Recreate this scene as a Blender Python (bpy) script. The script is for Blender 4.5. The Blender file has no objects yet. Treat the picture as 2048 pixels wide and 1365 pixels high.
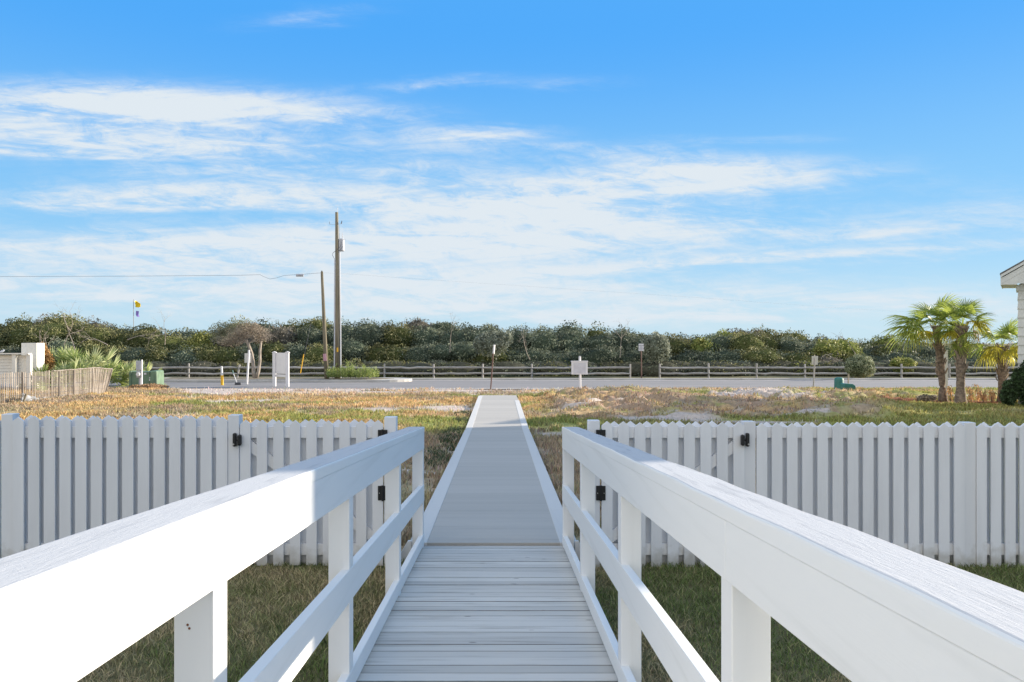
import bpy, math, random
import numpy as np
from mathutils import Vector, Matrix
R = math.radians
random.seed(7); rng = np.random.default_rng(7)
scene = bpy.context.scene
col = scene.collection

# ------------------------------------------------------------------ camera
F = 1600.0; VX = 999.0; VY = 683.0; EYE = 1.81
cam_d = bpy.data.cameras.new('camera'); cam = bpy.data.objects.new('camera', cam_d); col.objects.link(cam)
cam.location = (0, 0, EYE); cam.rotation_euler = (R(90), 0, 0)
cam_d.sensor_width = 36; cam_d.lens = F / 2048 * 36
cam_d.shift_x = (1024 - VX) / 2048; cam_d.shift_y = (VY - 682.5) / 2048
cam_d.clip_start = 0.02; cam_d.clip_end = 2000
scene.camera = cam
scene.render.resolution_x = 1024; scene.render.resolution_y = 682
scene.view_settings.view_transform = 'Standard'; scene.view_settings.look = 'None'
scene.view_settings.gamma = 1; scene.view_settings.exposure = 1.5

# ------------------------------------------------------------------ sun
SUN_EL = R(16); SUN_AZ = math.atan2(1.0, 0.33)      # clockwise from +Y
sd = bpy.data.lights.new('sun', 'SUN'); sd.energy = 3.6; sd.angle = R(0.5); sd.color = (1.0, 0.88, 0.72)
sun = bpy.data.objects.new('sun', sd); col.objects.link(sun)
sdir = Vector((math.sin(SUN_AZ) * math.cos(SUN_EL), math.cos(SUN_AZ) * math.cos(SUN_EL), math.sin(SUN_EL)))
sun.rotation_euler = sdir.to_track_quat('Z', 'Y').to_euler()
sun.location = sdir * 60

# ------------------------------------------------------------------ world: sky and cirrus
world = bpy.data.worlds.new('World'); scene.world = world; world.use_nodes = True
wt = world.node_tree; wt.nodes.clear()
def wn(t): return wt.nodes.new(t)
def wm(op, a, b=None, c=None):
    n = wn('ShaderNodeMath'); n.operation = op
    for i, v in enumerate((a, b, c)):
        if v is None: continue
        if isinstance(v, (int, float)): n.inputs[i].default_value = v
        else: wt.links.new(v, n.inputs[i])
    return n.outputs[0]
def wsmooth(v, lo, hi):
    n = wn('ShaderNodeMapRange'); n.interpolation_type = 'SMOOTHSTEP'
    wt.links.new(v, n.inputs[0]); n.inputs[1].default_value = lo; n.inputs[2].default_value = hi
    return n.outputs[0]
sky = wn('ShaderNodeTexSky'); sky.sky_type = 'NISHITA'; sky.sun_disc = False
sky.sun_elevation = SUN_EL; sky.sun_rotation = SUN_AZ
sky.air_density = 1.0; sky.dust_density = 0.3; sky.ozone_density = 1.6
tc = wn('ShaderNodeTexCoord'); sep = wn('ShaderNodeSeparateXYZ'); wt.links.new(tc.outputs['Generated'], sep.inputs[0])
sx, sy, sz = sep.outputs
az = wm('ARCTAN2', sx, sy)
hor = wm('SQRT', wm('ADD', wm('MULTIPLY', sx, sx), wm('MULTIPLY', sy, sy)))
el = wm('DIVIDE', sz, wm('MAXIMUM', hor, 0.05))
elf = wm('DIVIDE', sz, wm('MAXIMUM', sy, wm('MAXIMUM', wm('MULTIPLY', hor, 0.35), 0.05)))   # height above the horizon straight ahead
def wnoise(ax, ex, tilt, detail=8, rough=0.6, dist=0.4, off=0.0):
    cb = wn('ShaderNodeCombineXYZ')
    e2 = wm('ADD', elf, wm('MULTIPLY', az, tilt))
    wt.links.new(wm('MULTIPLY', az, ax), cb.inputs[0]); wt.links.new(wm('MULTIPLY', e2, ex), cb.inputs[1]); cb.inputs[2].default_value = off
    n = wn('ShaderNodeTexNoise'); n.inputs['Scale'].default_value = 1; n.inputs['Detail'].default_value = detail
    n.inputs['Roughness'].default_value = rough; n.inputs['Distortion'].default_value = dist
    wt.links.new(cb.outputs[0], n.inputs['Vector'])
    return n.outputs['Fac']
n_fine = wnoise(22, 62, 0.10, 10, 0.72, 0.7, 3.1)
n_streak = wnoise(4.2, 30, 0.07, 8, 0.6, 0.9, 1.7)
n_big = wnoise(2.2, 11, -0.06, 5, 0.5, 0.8, 9.2)
# warp the coordinates the cloud banks are laid on
waz = wm('ADD', az, wm('MULTIPLY', wm('SUBTRACT', n_big, 0.5), 0.12))
wel = wm('ADD', elf, wm('MULTIPLY', wm('SUBTRACT', n_streak, 0.5), 0.040))
def bank(px, py, rx, ry, tilt, s):
    a0 = math.atan((px - VX) / F); e0 = (VY - py) / F
    du = wm('SUBTRACT', waz, a0); dv = wm('SUBTRACT', wm('SUBTRACT', wel, e0), wm('MULTIPLY', du, tilt))
    q = wm('ADD', wm('POWER', wm('ABSOLUTE', wm('DIVIDE', du, rx / F)), 2.0), wm('POWER', wm('ABSOLUTE', wm('DIVIDE', dv, ry / F)), 2.0))
    return wm('MULTIPLY', wm('POWER', 2.718, wm('MULTIPLY', q, -1.0)), s)
banks = [(190, 208, 340, 46, -0.02, 0.85), (480, 212, 320, 32, -0.05, 0.85), (80, 290, 260, 26, 0.02, 0.6), (420, 300, 520, 60, -0.10, 0.85),
         (120, 410, 300, 30, 0.06, 0.95), (620, 400, 420, 26, -0.05, 0.85), (1180, 395, 380, 62, 0.06, 0.95),
         (1420, 350, 260, 34, 0.05, 0.7), (300, 490, 620, 34, 0.03, 0.78), (900, 480, 620, 46, 0.02, 0.9),
         (980, 262, 130, 10, 0.0, 0.6), (860, 165, 130, 12, 0.10, 0.45), (620, 30, 150, 20, 0.1, 0.35),
         (1150, 300, 420, 26, -0.08, 0.45), (1450, 520, 800, 16, 0.05, 0.75), (1950, 430, 190, 60, 0.12, 0.42),
         (1100, 160, 170, 14, 0.0, 0.25), (1480, 275, 160, 12, 0.05, 0.3), (400, 560, 900, 40, 0.0, 0.85),
         (1200, 610, 1200, 45, 0.0, 0.95), (1500, 470, 420, 26, 0.06, 0.35)]
tot = None
for b in banks:
    g = bank(*b); tot = g if tot is None else wm('ADD', tot, g)
tex = wm('ADD', wm('MULTIPLY', n_fine, 0.62), wm('MULTIPLY', n_streak, 0.80))
texc = wsmooth(tex, 0.42, 0.98)
n_wisp = wnoise(5, 60, -0.10, 9, 0.66, 1.2, 5.5)
texc = wm('MULTIPLY', texc, wm('ADD', wm('MULTIPLY', wsmooth(n_wisp, 0.25, 0.75), 0.60), 0.55))
cover = wm('MULTIPLY', tot, wm('ADD', wm('MULTIPLY', texc, 1.45), 0.20))
cloud = wsmooth(cover, 0.0, 1.25)
elm = wsmooth(el, -0.01, 0.30)
cr = wn('ShaderNodeValToRGB'); wt.links.new(wsmooth(el, 0.0, 0.9), cr.inputs[0])
wt.nodes.remove(cr)
def wmix(fac, a, b, blend='MIX'):
    n = wn('ShaderNodeMix'); n.data_type = 'RGBA'; n.blend_type = blend
    for i, v in ((0, fac), (6, a), (7, b)):
        if isinstance(v, (int, float)): n.inputs[i].default_value = v
        elif isinstance(v, tuple): n.inputs[i].default_value = (*v, 1)
        else: wt.links.new(v, n.inputs[i])
    return n.outputs[2]
SKY_LOW = (1.75, 2.55, 3.1); SKY_MID = (0.84, 2.02, 3.28); SKY_TOP = (0.26, 1.42, 3.40)
grad = wmix(wsmooth(el, 0.0, 0.16), SKY_LOW, SKY_MID); grad = wmix(wsmooth(el, 0.12, 0.40), grad, SKY_TOP)
sky_c = wmix(0.95, sky.outputs[0], grad)
# unseen sky behind, left and overhead is brightened as added fill light
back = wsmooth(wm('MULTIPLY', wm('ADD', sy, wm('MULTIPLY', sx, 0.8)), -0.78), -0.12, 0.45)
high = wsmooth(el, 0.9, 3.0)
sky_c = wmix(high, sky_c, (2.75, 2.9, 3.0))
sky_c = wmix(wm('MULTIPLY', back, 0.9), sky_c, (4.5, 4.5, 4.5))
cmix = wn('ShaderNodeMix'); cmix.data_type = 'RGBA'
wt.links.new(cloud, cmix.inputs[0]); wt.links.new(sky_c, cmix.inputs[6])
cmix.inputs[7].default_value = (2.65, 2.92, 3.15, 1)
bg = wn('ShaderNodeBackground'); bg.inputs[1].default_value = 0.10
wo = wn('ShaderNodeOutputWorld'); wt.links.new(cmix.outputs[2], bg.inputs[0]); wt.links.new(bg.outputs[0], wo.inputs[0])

# ------------------------------------------------------------------ helpers
def lerp_tab(tab, v):
    return float(np.interp(v, [t[0] for t in tab], [t[1] for t in tab]))
PROF = [(-50, 0), (7, 0), (18, -0.21), (30, -0.27), (37, -0.36), (46, -0.46), (50, -0.50), (56, -0.4), (75, 0.6), (110, 0.6), (200, 0.0), (900, 0.0)]
def G(y): return lerp_tab(PROF, y)
def Garr(y): return np.interp(y, [t[0] for t in PROF], [t[1] for t in PROF])
def X(px, Y): return (px - VX) * Y / F
def Z(py, Y): return EYE - (py - VY) * Y / F
def P(px, py, Y): return Vector((X(px, Y), Y, Z(py, Y)))

def tag(o, label=None, cat=None, group=None, kind=None):
    if label: o['label'] = label
    if cat: o['category'] = cat
    if group: o['group'] = group
    if kind: o['kind'] = kind
    return o
def thing(name, loc, label, cat, group=None, rz=0):
    o = bpy.data.objects.new(name, None); col.objects.link(o); o.location = loc; o.rotation_euler = (0, 0, rz)
    o.empty_display_size = 0.1
    bpy.context.view_layer.update()
    return tag(o, label, cat, group)
def copy_tree(o, parent=None):
    c = o.copy(); col.objects.link(c)
    if parent is not None: c.parent = parent
    for ch in list(o.children): copy_tree(ch, c)
    return c

def root_loc(o):
    p = Vector((0, 0, 0))
    while o is not None: p = p + o.location; o = o.parent
    return p
class MB:
    """collects shapes; build() links them as one mesh object"""
    def __init__(s): s.v = []; s.f = []; s.c = None
    def add(s, vs, fs):
        n = len(s.v); s.v += [tuple(v) for v in vs]; s.f += [tuple(i + n for i in f) for f in fs]; return s
    def box(s, x0, x1, y0, y1, z0, z1):
        return s.hexa([(x0, y0, z0), (x1, y0, z0), (x1, y1, z0), (x0, y1, z0), (x0, y0, z1), (x1, y0, z1), (x1, y1, z1), (x0, y1, z1)])
    def hexa(s, p):
        return s.add(p, [(0, 3, 2, 1), (4, 5, 6, 7), (0, 1, 5, 4), (1, 2, 6, 5), (2, 3, 7, 6), (3, 0, 4, 7)])
    def beam(s, x0, x1, y0, y1, za0, za1, zb0, zb1):
        """a bar along Y whose bottom/top is za0/za1 at y0 and zb0/zb1 at y1"""
        return s.hexa([(x0, y0, za0), (x1, y0, za0), (x1, y1, zb0), (x0, y1, zb0), (x0, y0, za1), (x1, y0, za1), (x1, y1, zb1), (x0, y1, zb1)])
    def prism(s, pts, y0, y1):
        """outline in XZ extruded along Y (pts counter-clockwise seen from -Y)"""
        n = len(pts); vs = [(x, y0, z) for x, z in pts] + [(x, y1, z) for x, z in pts]
        return s.add(vs, [tuple(range(n)), tuple(range(2 * n - 1, n - 1, -1))] + [(i, i + n, (i + 1) % n + n, (i + 1) % n) for i in range(n)])
    def tube(s, pts, rad, seg=8, cap=True):
        pts = [Vector(p) for p in pts]
        if isinstance(rad, (int, float)): rad = [rad] * len(pts)
        rings = []
        for i, p in enumerate(pts):
            d = (pts[min(i + 1, len(pts) - 1)] - pts[max(i - 1, 0)]).normalized()
            a = d.cross(Vector((0, 0, 1)))
            if a.length < 0.05: a = d.cross(Vector((0, 1, 0)))
            a.normalize(); b = d.cross(a)
            rings.append([p + (a * math.cos(2 * math.pi * k / seg) + b * math.sin(2 * math.pi * k / seg)) * rad[i] for k in range(seg)])
        vs = [v for r in rings for v in r]; fs = []
        for i in range(len(pts) - 1):
            for k in range(seg):
                fs.append((i * seg + k, i * seg + (k + 1) % seg, (i + 1) * seg + (k + 1) % seg, (i + 1) * seg + k))
        if cap:
            fs.append(tuple(range(seg - 1, -1, -1))); fs.append(tuple((len(pts) - 1) * seg + k for k in range(seg)))
        return s.add(vs, fs)
    def lathe(s, prof, cx, cy, seg=24):
        vs = [(cx + r * math.cos(2 * math.pi * k / seg), cy + r * math.sin(2 * math.pi * k / seg), z) for r, z in prof for k in range(seg)]
        fs = [(i * seg + k, i * seg + (k + 1) % seg, (i + 1) * seg + (k + 1) % seg, (i + 1) * seg + k) for i in range(len(prof) - 1) for k in range(seg)]
        fs += [tuple(range(seg - 1, -1, -1)), tuple((len(prof) - 1) * seg + k for k in range(seg))]
        return s.add(vs, fs)
    def rot(s, axis, ang, piv):
        m = Matrix.Rotation(ang, 3, axis); piv = Vector(piv)
        s.v = [tuple(m @ (Vector(v) - piv) + piv) for v in s.v]; return s
    def build(s, name, m, parent=None, bevel=0, smooth=False):
        me = bpy.data.meshes.new(name); 
        off = Vector((0, 0, 0))
        if parent is not None:
            org = root_loc(parent)
            vs = [tuple(Vector(v) - org) for v in s.v]
        else: vs = s.v
        me.from_pydata(vs, [], s.f); me.validate(); me.update()
        me.materials.append(m)
        o = bpy.data.objects.new(name, me); col.objects.link(o)
        if parent is not None: o.parent = parent
        if smooth:
            for p in me.polygons: p.use_smooth = True
        if bevel:
            b = o.modifiers.new('bevel', 'BEVEL'); b.width = bevel; b.segments = 2; b.limit_method = 'ANGLE'; b.angle_limit = R(40)
        return o

def np_mesh(name, v, f, m, colors=None, parent=None, smooth=False):
    """big mesh from arrays: v (n,3), f (k,3|4), colors (n,3) per vertex"""
    me = bpy.data.meshes.new(name); k, q = f.shape
    me.vertices.add(len(v)); me.vertices.foreach_set('co', np.ascontiguousarray(v, dtype=np.float32).ravel())
    me.loops.add(k * q); me.loops.foreach_set('vertex_index', np.ascontiguousarray(f, dtype=np.int32).ravel())
    me.polygons.add(k); me.polygons.foreach_set('loop_start', np.arange(0, k * q, q, dtype=np.int32))
    try: me.polygons.foreach_set('loop_total', np.full(k, q, dtype=np.int32))
    except Exception: pass
    me.update(calc_edges=True)
    if smooth: me.polygons.foreach_set('use_smooth', np.ones(k, dtype=bool))
    if colors is not None:
        a = me.color_attributes.new('Col', 'FLOAT_COLOR', 'POINT')
        c = np.ones((len(v), 4), dtype=np.float32); c[:, :3] = colors; a.data.foreach_set('color', c.ravel())
    me.materials.append(m)
    o = bpy.data.objects.new(name, me); col.objects.link(o)
    if parent is not None: o.parent = parent; o.matrix_parent_inverse = parent.matrix_world.inverted()
    return o

# value noise for places and colours
def _h(ix, iy, s):
    n = (ix.astype(np.int64) * 374761393 + iy.astype(np.int64) * 668265263 + s * 144269) & 0x7fffffff
    n = ((n ^ (n >> 13)) * 1274126177) & 0x7fffffff
    return ((n ^ (n >> 16)) & 0xffff) / 65535.0
def vnoise(x, y, s=0):
    x = np.asarray(x, float); y = np.asarray(y, float)
    ix = np.floor(x); iy = np.floor(y); fx = x - ix; fy = y - iy; fx = fx * fx * (3 - 2 * fx); fy = fy * fy * (3 - 2 * fy)
    a = _h(ix, iy, s); b = _h(ix + 1, iy, s); c = _h(ix, iy + 1, s); d = _h(ix + 1, iy + 1, s)
    return (a * (1 - fx) + b * fx) * (1 - fy) + (c * (1 - fx) + d * fx) * fy
def fbm(x, y, s=0, o=5):
    t = 0; a = 0.5; w = 0
    for i in range(o): t = t + a * vnoise(x * 2 ** i, y * 2 ** i, s + i); w += a; a *= 0.55
    return t / w
def sstep(v, lo, hi):
    t = np.clip((v - lo) / (hi - lo), 0, 1); return t * t * (3 - 2 * t)

# ------------------------------------------------------------------ materials
def mat(name, base, rough=0.6, var=0.0, vscale=(6, 6, 6), bump=0.0, bscale=(40, 40, 40), base2=None, spec=0.4, metal=0.0, coord='Object', detail=5, lo=0.35, hi=0.65):
    m = bpy.data.materials.new(name); m.use_nodes = True; nt = m.node_tree; b = nt.nodes['Principled BSDF']
    b.inputs['Base Color'].default_value = (*base, 1); b.inputs['Roughness'].default_value = rough
    b.inputs['Specular IOR Level'].default_value = spec; b.inputs['Metallic'].default_value = metal
    t = nt.nodes.new('ShaderNodeTexCoord')
    def noise(sc, det):
        mp = nt.nodes.new('ShaderNodeMapping'); mp.inputs['Scale'].default_value = sc
        nt.links.new(t.outputs[coord], mp.inputs[0])
        n = nt.nodes.new('ShaderNodeTexNoise'); n.inputs['Scale'].default_value = 1; n.inputs['Detail'].default_value = det
        nt.links.new(mp.outputs[0], n.inputs['Vector']); return n.outputs['Fac']
    if base2 is not None or var:
        if base2 is None: base2 = tuple(c * (1 - var) for c in base)
        mr = nt.nodes.new('ShaderNodeMapRange'); mr.interpolation_type = 'SMOOTHSTEP'
        mr.inputs[1].default_value = lo; mr.inputs[2].default_value = hi
        nt.links.new(noise(vscale, detail), mr.inputs[0])
        mx = nt.nodes.new('ShaderNodeMix'); mx.data_type = 'RGBA'; nt.links.new(mr.outputs[0], mx.inputs[0])
        mx.inputs[6].default_value = (*base, 1); mx.inputs[7].default_value = (*base2, 1)
        nt.links.new(mx.outputs[2], b.inputs['Base Color'])
    if bump:
        bp = nt.nodes.new('ShaderNodeBump'); bp.inputs['Strength'].default_value = bump; bp.inputs['Distance'].default_value = 0.01
        nt.links.new(noise(bscale, 6), bp.inputs['Height']); nt.links.new(bp.outputs[0], b.inputs['Normal'])
    return m
def colmat(name, rough=0.8, transl=0.0, spec=0.2, nscale=0, namp=0.25, bump=0.0):
    """colour from the mesh's own colour attribute, with optional leaf translucency"""
    m = bpy.data.materials.new(name); m.use_nodes = True; nt = m.node_tree; b = nt.nodes['Principled BSDF']
    b.inputs['Roughness'].default_value = rough; b.inputs['Specular IOR Level'].default_value = spec
    a = nt.nodes.new('ShaderNodeAttribute'); a.attribute_name = 'Col'; c = a.outputs['Color']
    if nscale:
        t = nt.nodes.new('ShaderNodeTexCoord'); n = nt.nodes.new('ShaderNodeTexNoise'); n.inputs['Scale'].default_value = nscale; n.inputs['Detail'].default_value = 8
        n.inputs['Roughness'].default_value = 0.7
        nt.links.new(t.outputs['Object'], n.inputs['Vector'])
        mr = nt.nodes.new('ShaderNodeMapRange'); mr.inputs[1].default_value = 0.3; mr.inputs[2].default_value = 0.7
        mr.inputs[3].default_value = 1 - namp; mr.inputs[4].default_value = 1 + namp; nt.links.new(n.outputs['Fac'], mr.inputs[0])
        mx = nt.nodes.new('ShaderNodeVectorMath'); mx.operation = 'SCALE'; nt.links.new(c, mx.inputs[0]); nt.links.new(mr.outputs[0], mx.inputs['Scale'])
        c = mx.outputs[0]
        if bump:
            bp = nt.nodes.new('ShaderNodeBump'); bp.inputs['Strength'].default_value = bump; bp.inputs['Distance'].default_value = 0.05
            nt.links.new(n.outputs['Fac'], bp.inputs['Height']); nt.links.new(bp.outputs[0], b.inputs['Normal'])
    nt.links.new(c, b.inputs['Base Color'])
    if transl:
        tr = nt.nodes.new('ShaderNodeBsdfTranslucent'); nt.links.new(c, tr.inputs[0])
        ms = nt.nodes.new('ShaderNodeMixShader'); ms.inputs[0].default_value = transl
        nt.links.new(b.outputs[0], ms.inputs[1]); nt.links.new(tr.outputs[0], ms.inputs[2])
        nt.links.new(ms.outputs[0], nt.nodes['Material Output'].inputs[0])
    return m

def grain_mat(name, base, base2, axis, cs, fs, rough=0.55, amt=0.35, bump=0.3, knots=False):
    """painted or weathered timber: long streaks along one axis, fine fibres in the bump"""
    m = bpy.data.materials.new(name); m.use_nodes = True; nt = m.node_tree; b = nt.nodes['Principled BSDF']
    b.inputs['Roughness'].default_value = rough; b.inputs['Specular IOR Level'].default_value = 0.35
    t = nt.nodes.new('ShaderNodeTexCoord')
    def nz(sc, det, dist=0.0, rg=0.6):
        v = [sc] * 3; v[axis] = sc * 0.045
        mp = nt.nodes.new('ShaderNodeMapping'); mp.inputs['Scale'].default_value = v; nt.links.new(t.outputs['Object'], mp.inputs[0])
        n = nt.nodes.new('ShaderNodeTexNoise'); n.inputs['Scale'].default_value = 1; n.inputs['Detail'].default_value = det
        n.inputs['Distortion'].default_value = dist; n.inputs['Roughness'].default_value = rg
        nt.links.new(mp.outputs[0], n.inputs['Vector']); return n.outputs['Fac']
    a = nz(cs, 6, 0.3); mr = nt.nodes.new('ShaderNodeMapRange'); mr.interpolation_type = 'SMOOTHSTEP'
    mr.inputs[1].default_value = 0.5; mr.inputs[2].default_value = 0.78; mr.inputs[4].default_value = amt; nt.links.new(a, mr.inputs[0])
    mx = nt.nodes.new('ShaderNodeMix'); mx.data_type = 'RGBA'; nt.links.new(mr.outputs[0], mx.inputs[0])
    mx.inputs[6].default_value = (*base, 1); mx.inputs[7].default_value = (*base2, 1); c = mx.outputs[2]
    if knots:
        vo = nt.nodes.new('ShaderNodeTexVoronoi'); mp = nt.nodes.new('ShaderNodeMapping'); mp.inputs['Scale'].default_value = (3.2, 9.0, 1)
        nt.links.new(t.outputs['Object'], mp.inputs[0]); nt.links.new(mp.outputs[0], vo.inputs['Vector']); vo.inputs['Scale'].default_value = 1
        k = nt.nodes.new('ShaderNodeMapRange'); k.interpolation_type = 'SMOOTHSTEP'; k.inputs[1].default_value = 0.035; k.inputs[2].default_value = 0.09
        k.inputs[3].default_value = 0.75; k.inputs[4].default_value = 0; nt.links.new(vo.outputs['Distance'], k.inputs[0])
        m2 = nt.nodes.new('ShaderNodeMix'); m2.data_type = 'RGBA'; nt.links.new(k.outputs[0], m2.inputs[0]); nt.links.new(c, m2.inputs[6])
        m2.inputs[7].default_value = (0.12, 0.09, 0.07, 1); c = m2.outputs[2]
    nt.links.new(c, b.inputs['Base Color'])
    bp = nt.nodes.new('ShaderNodeBump'); bp.inputs['Strength'].default_value = bump; bp.inputs['Distance'].default_value = 0.004
    nt.links.new(nz(fs, 8, 0.6, 0.7), bp.inputs['Height']); nt.links.new(bp.outputs[0], b.inputs['Normal'])
    return m

W_PAINT = mat('white fence paint', (0.74, 0.745, 0.76), 0.55, 0.06, (9, 9, 1.2), 0.12, (90, 90, 6))
W_RAIL = grain_mat('white rail paint', (0.78, 0.78, 0.765), (0.69, 0.69, 0.67), 1, 14, 90, 0.6, 0.8, 0.14)
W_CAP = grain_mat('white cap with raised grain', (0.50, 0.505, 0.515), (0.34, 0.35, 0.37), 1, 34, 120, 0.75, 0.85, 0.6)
W_POST = grain_mat('white post paint', (0.78, 0.775, 0.76), (0.70, 0.69, 0.66), 2, 12, 80, 0.55, 0.6, 0.15)
DECK = grain_mat('weathered whitewashed decking', (0.63, 0.615, 0.585), (0.30, 0.28, 0.25), 0, 34, 160, 0.7, 1.0, 0.6, knots=True)
WALK = grain_mat('pale composite walkway', (0.43, 0.405, 0.37), (0.34, 0.32, 0.295), 0, 11, 90, 0.7, 0.7, 0.15)
WALK_B = grain_mat('light walkway border', (0.58, 0.565, 0.54), (0.47, 0.455, 0.435), 1, 9, 90, 0.65, 0.5, 0.15)
BLACK = mat('black hardware', (0.012, 0.012, 0.013), 0.45)
STEEL = mat('steel screw', (0.5, 0.5, 0.5), 0.35, metal=0.8)
WOODGREY = mat('weathered grey rail', (0.42, 0.40, 0.38), 0.85, 0.25, (3, 12, 12), 0.3, (20, 60, 60))
POLE = mat('utility pole timber', (0.23, 0.20, 0.14), 0.9, 0.4, (12, 12, 0.8), 0.4, (60, 60, 3))
PVC = mat('grey conduit', (0.50, 0.52, 0.57), 0.5)
SIGNW = mat('white sign vinyl', (0.66, 0.65, 0.66), 0.5, 0.05, (4, 4, 4))
SIGNB = mat('unpainted sign back', (0.56, 0.55, 0.52), 0.45, 0.1, (6, 6, 6))
BROWNP = mat('brown sign post', (0.14, 0.075, 0.06), 0.6, 0.2, (10, 10, 4))
INK = mat('dark lettering', (0.06, 0.07, 0.10), 0.6)
YEL = mat('yellow marker plastic', (0.75, 0.42, 0.02), 0.5)
ASPH = mat('worn asphalt', (0.19, 0.185, 0.19), 0.9, 0.15, (0.25, 2.5, 1), 0.3, (30, 30, 30), base2=(0.235, 0.225, 0.225))
CONC = mat('kerb concrete', (0.50, 0.48, 0.45), 0.85, 0.2, (1.5, 6, 6), 0.2, (40, 40, 40))
GUTT = mat('gutter concrete', (0.46, 0.44, 0.43), 0.85, 0.2, (1.5, 6, 6))
DRIVE = mat('pale driveway', (0.48, 0.46, 0.44), 0.85, 0.15, (2, 2, 2))
GREENB = mat('green utility enclosure', (0.15, 0.23, 0.15), 0.55, 0.25, (3, 3, 3))
TEAL = mat('teal green pedestal', (0.035, 0.17, 0.15), 0.5, 0.2, (5, 5, 5))
METER = mat('grey meter case', (0.42, 0.43, 0.46), 0.45, 0.1, (8, 8, 8))
STUCCO = mat('white stucco', (0.72, 0.70, 0.65), 0.85, 0.06, (3, 3, 3), 0.2, (60, 60, 60))
SLAT = mat('grey brown fence lath', (0.24, 0.20, 0.165), 0.9, 0.45, (9, 9, 1.5), 0.3, (40, 40, 6), base2=(0.38, 0.335, 0.29))
SILT = mat('grey silt cloth', (0.16, 0.17, 0.18), 0.7, 0.5, (3, 3, 3), 0.5, (14, 14, 14), base2=(0.34, 0.35, 0.37))
BARK = mat('pale bare bark', (0.42, 0.36, 0.30), 0.9, 0.4, (12, 12, 4), 0.4, (40, 40, 20))
PALMTR = mat('palm trunk fibre', (0.27, 0.21, 0.16), 0.95, 0.5, (10, 10, 14), 0.8, (30, 30, 40))
BOOT = mat('palm leaf boot', (0.34, 0.27, 0.21), 0.9, 0.4, (14, 14, 8), 0.5, (40, 40, 20))
ROOF = mat('grey shingle roof', (0.20, 0.19, 0.19), 0.9, 0.3, (4, 4, 12))
SIDING = mat('white lap siding', (0.74, 0.74, 0.73), 0.6, 0.04, (5, 5, 5))
GLASS = mat('dark window glass', (0.03, 0.04, 0.05), 0.08, spec=0.6)
LEAF = colmat('leaf', 0.6, 0.22, 0.3)
PALMLEAF = colmat('fan leaf', 0.45, 0.5, 0.4)
GRASSM = colmat('grass blade', 0.7, 0.30, 0.2)
GROUNDM = colmat('sandy ground', 0.95, 0, 0.1, 9.0, 0.28, 0.6)
COREM = colmat('shrub interior', 0.95, 0, 0.05, 6.0, 0.5, 0.8)
YFLAG = mat('yellow flag cloth', (0.85, 0.62, 0.02), 0.7); PFLAG = mat('purple flag cloth', (0.22, 0.16, 0.50), 0.7)
CABLE = mat('dark cable', (0.10, 0.10, 0.12), 0.6)

# every board gets its own slight tone; a little dirt splashed up at the foot
def vary(m, amp, dirt=0.0):
    nt = m.node_tree; b = nt.nodes['Principled BSDF']; inp = b.inputs['Base Color']; src = inp.links[0].from_socket
    oi = nt.nodes.new('ShaderNodeObjectInfo'); mr = nt.nodes.new('ShaderNodeMapRange'); mr.inputs[3].default_value = 1 - amp; mr.inputs[4].default_value = 1 + amp * .4
    nt.links.new(oi.outputs['Random'], mr.inputs[0]); sc_ = nt.nodes.new('ShaderNodeVectorMath'); sc_.operation = 'SCALE'
    nt.links.new(src, sc_.inputs[0]); nt.links.new(mr.outputs[0], sc_.inputs['Scale']); out = sc_.outputs[0]
    if dirt:
        g_ = nt.nodes.new('ShaderNodeNewGeometry'); sp_ = nt.nodes.new('ShaderNodeSeparateXYZ'); nt.links.new(g_.outputs['Position'], sp_.inputs[0])
        n_ = nt.nodes.new('ShaderNodeTexNoise'); n_.inputs['Scale'].default_value = 14; n_.inputs['Detail'].default_value = 6; nt.links.new(g_.outputs['Position'], n_.inputs['Vector'])
        ad = nt.nodes.new('ShaderNodeMath'); ad.operation = 'MULTIPLY_ADD'; nt.links.new(n_.outputs['Fac'], ad.inputs[0]); ad.inputs[1].default_value = -0.30; nt.links.new(sp_.outputs[2], ad.inputs[2])
        m2 = nt.nodes.new('ShaderNodeMapRange'); m2.inputs[1].default_value = -0.13; m2.inputs[2].default_value = 0.02; m2.inputs[3].default_value = dirt; m2.inputs[4].default_value = 0; nt.links.new(ad.outputs[0], m2.inputs[0])
        mx = nt.nodes.new('ShaderNodeMix'); mx.data_type = 'RGBA'; nt.links.new(m2.outputs[0], mx.inputs[0]); nt.links.new(out, mx.inputs[6]); mx.inputs[7].default_value = (0.30, 0.27, 0.20, 1); out = mx.outputs[2]
    nt.links.new(out, inp)
vary(W_PAINT, 0.06, 0.6); vary(SLAT, 0.35); vary(WOODGREY, 0.2); vary(WALK_B, 0.08); vary(W_POST, 0.03)

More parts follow.
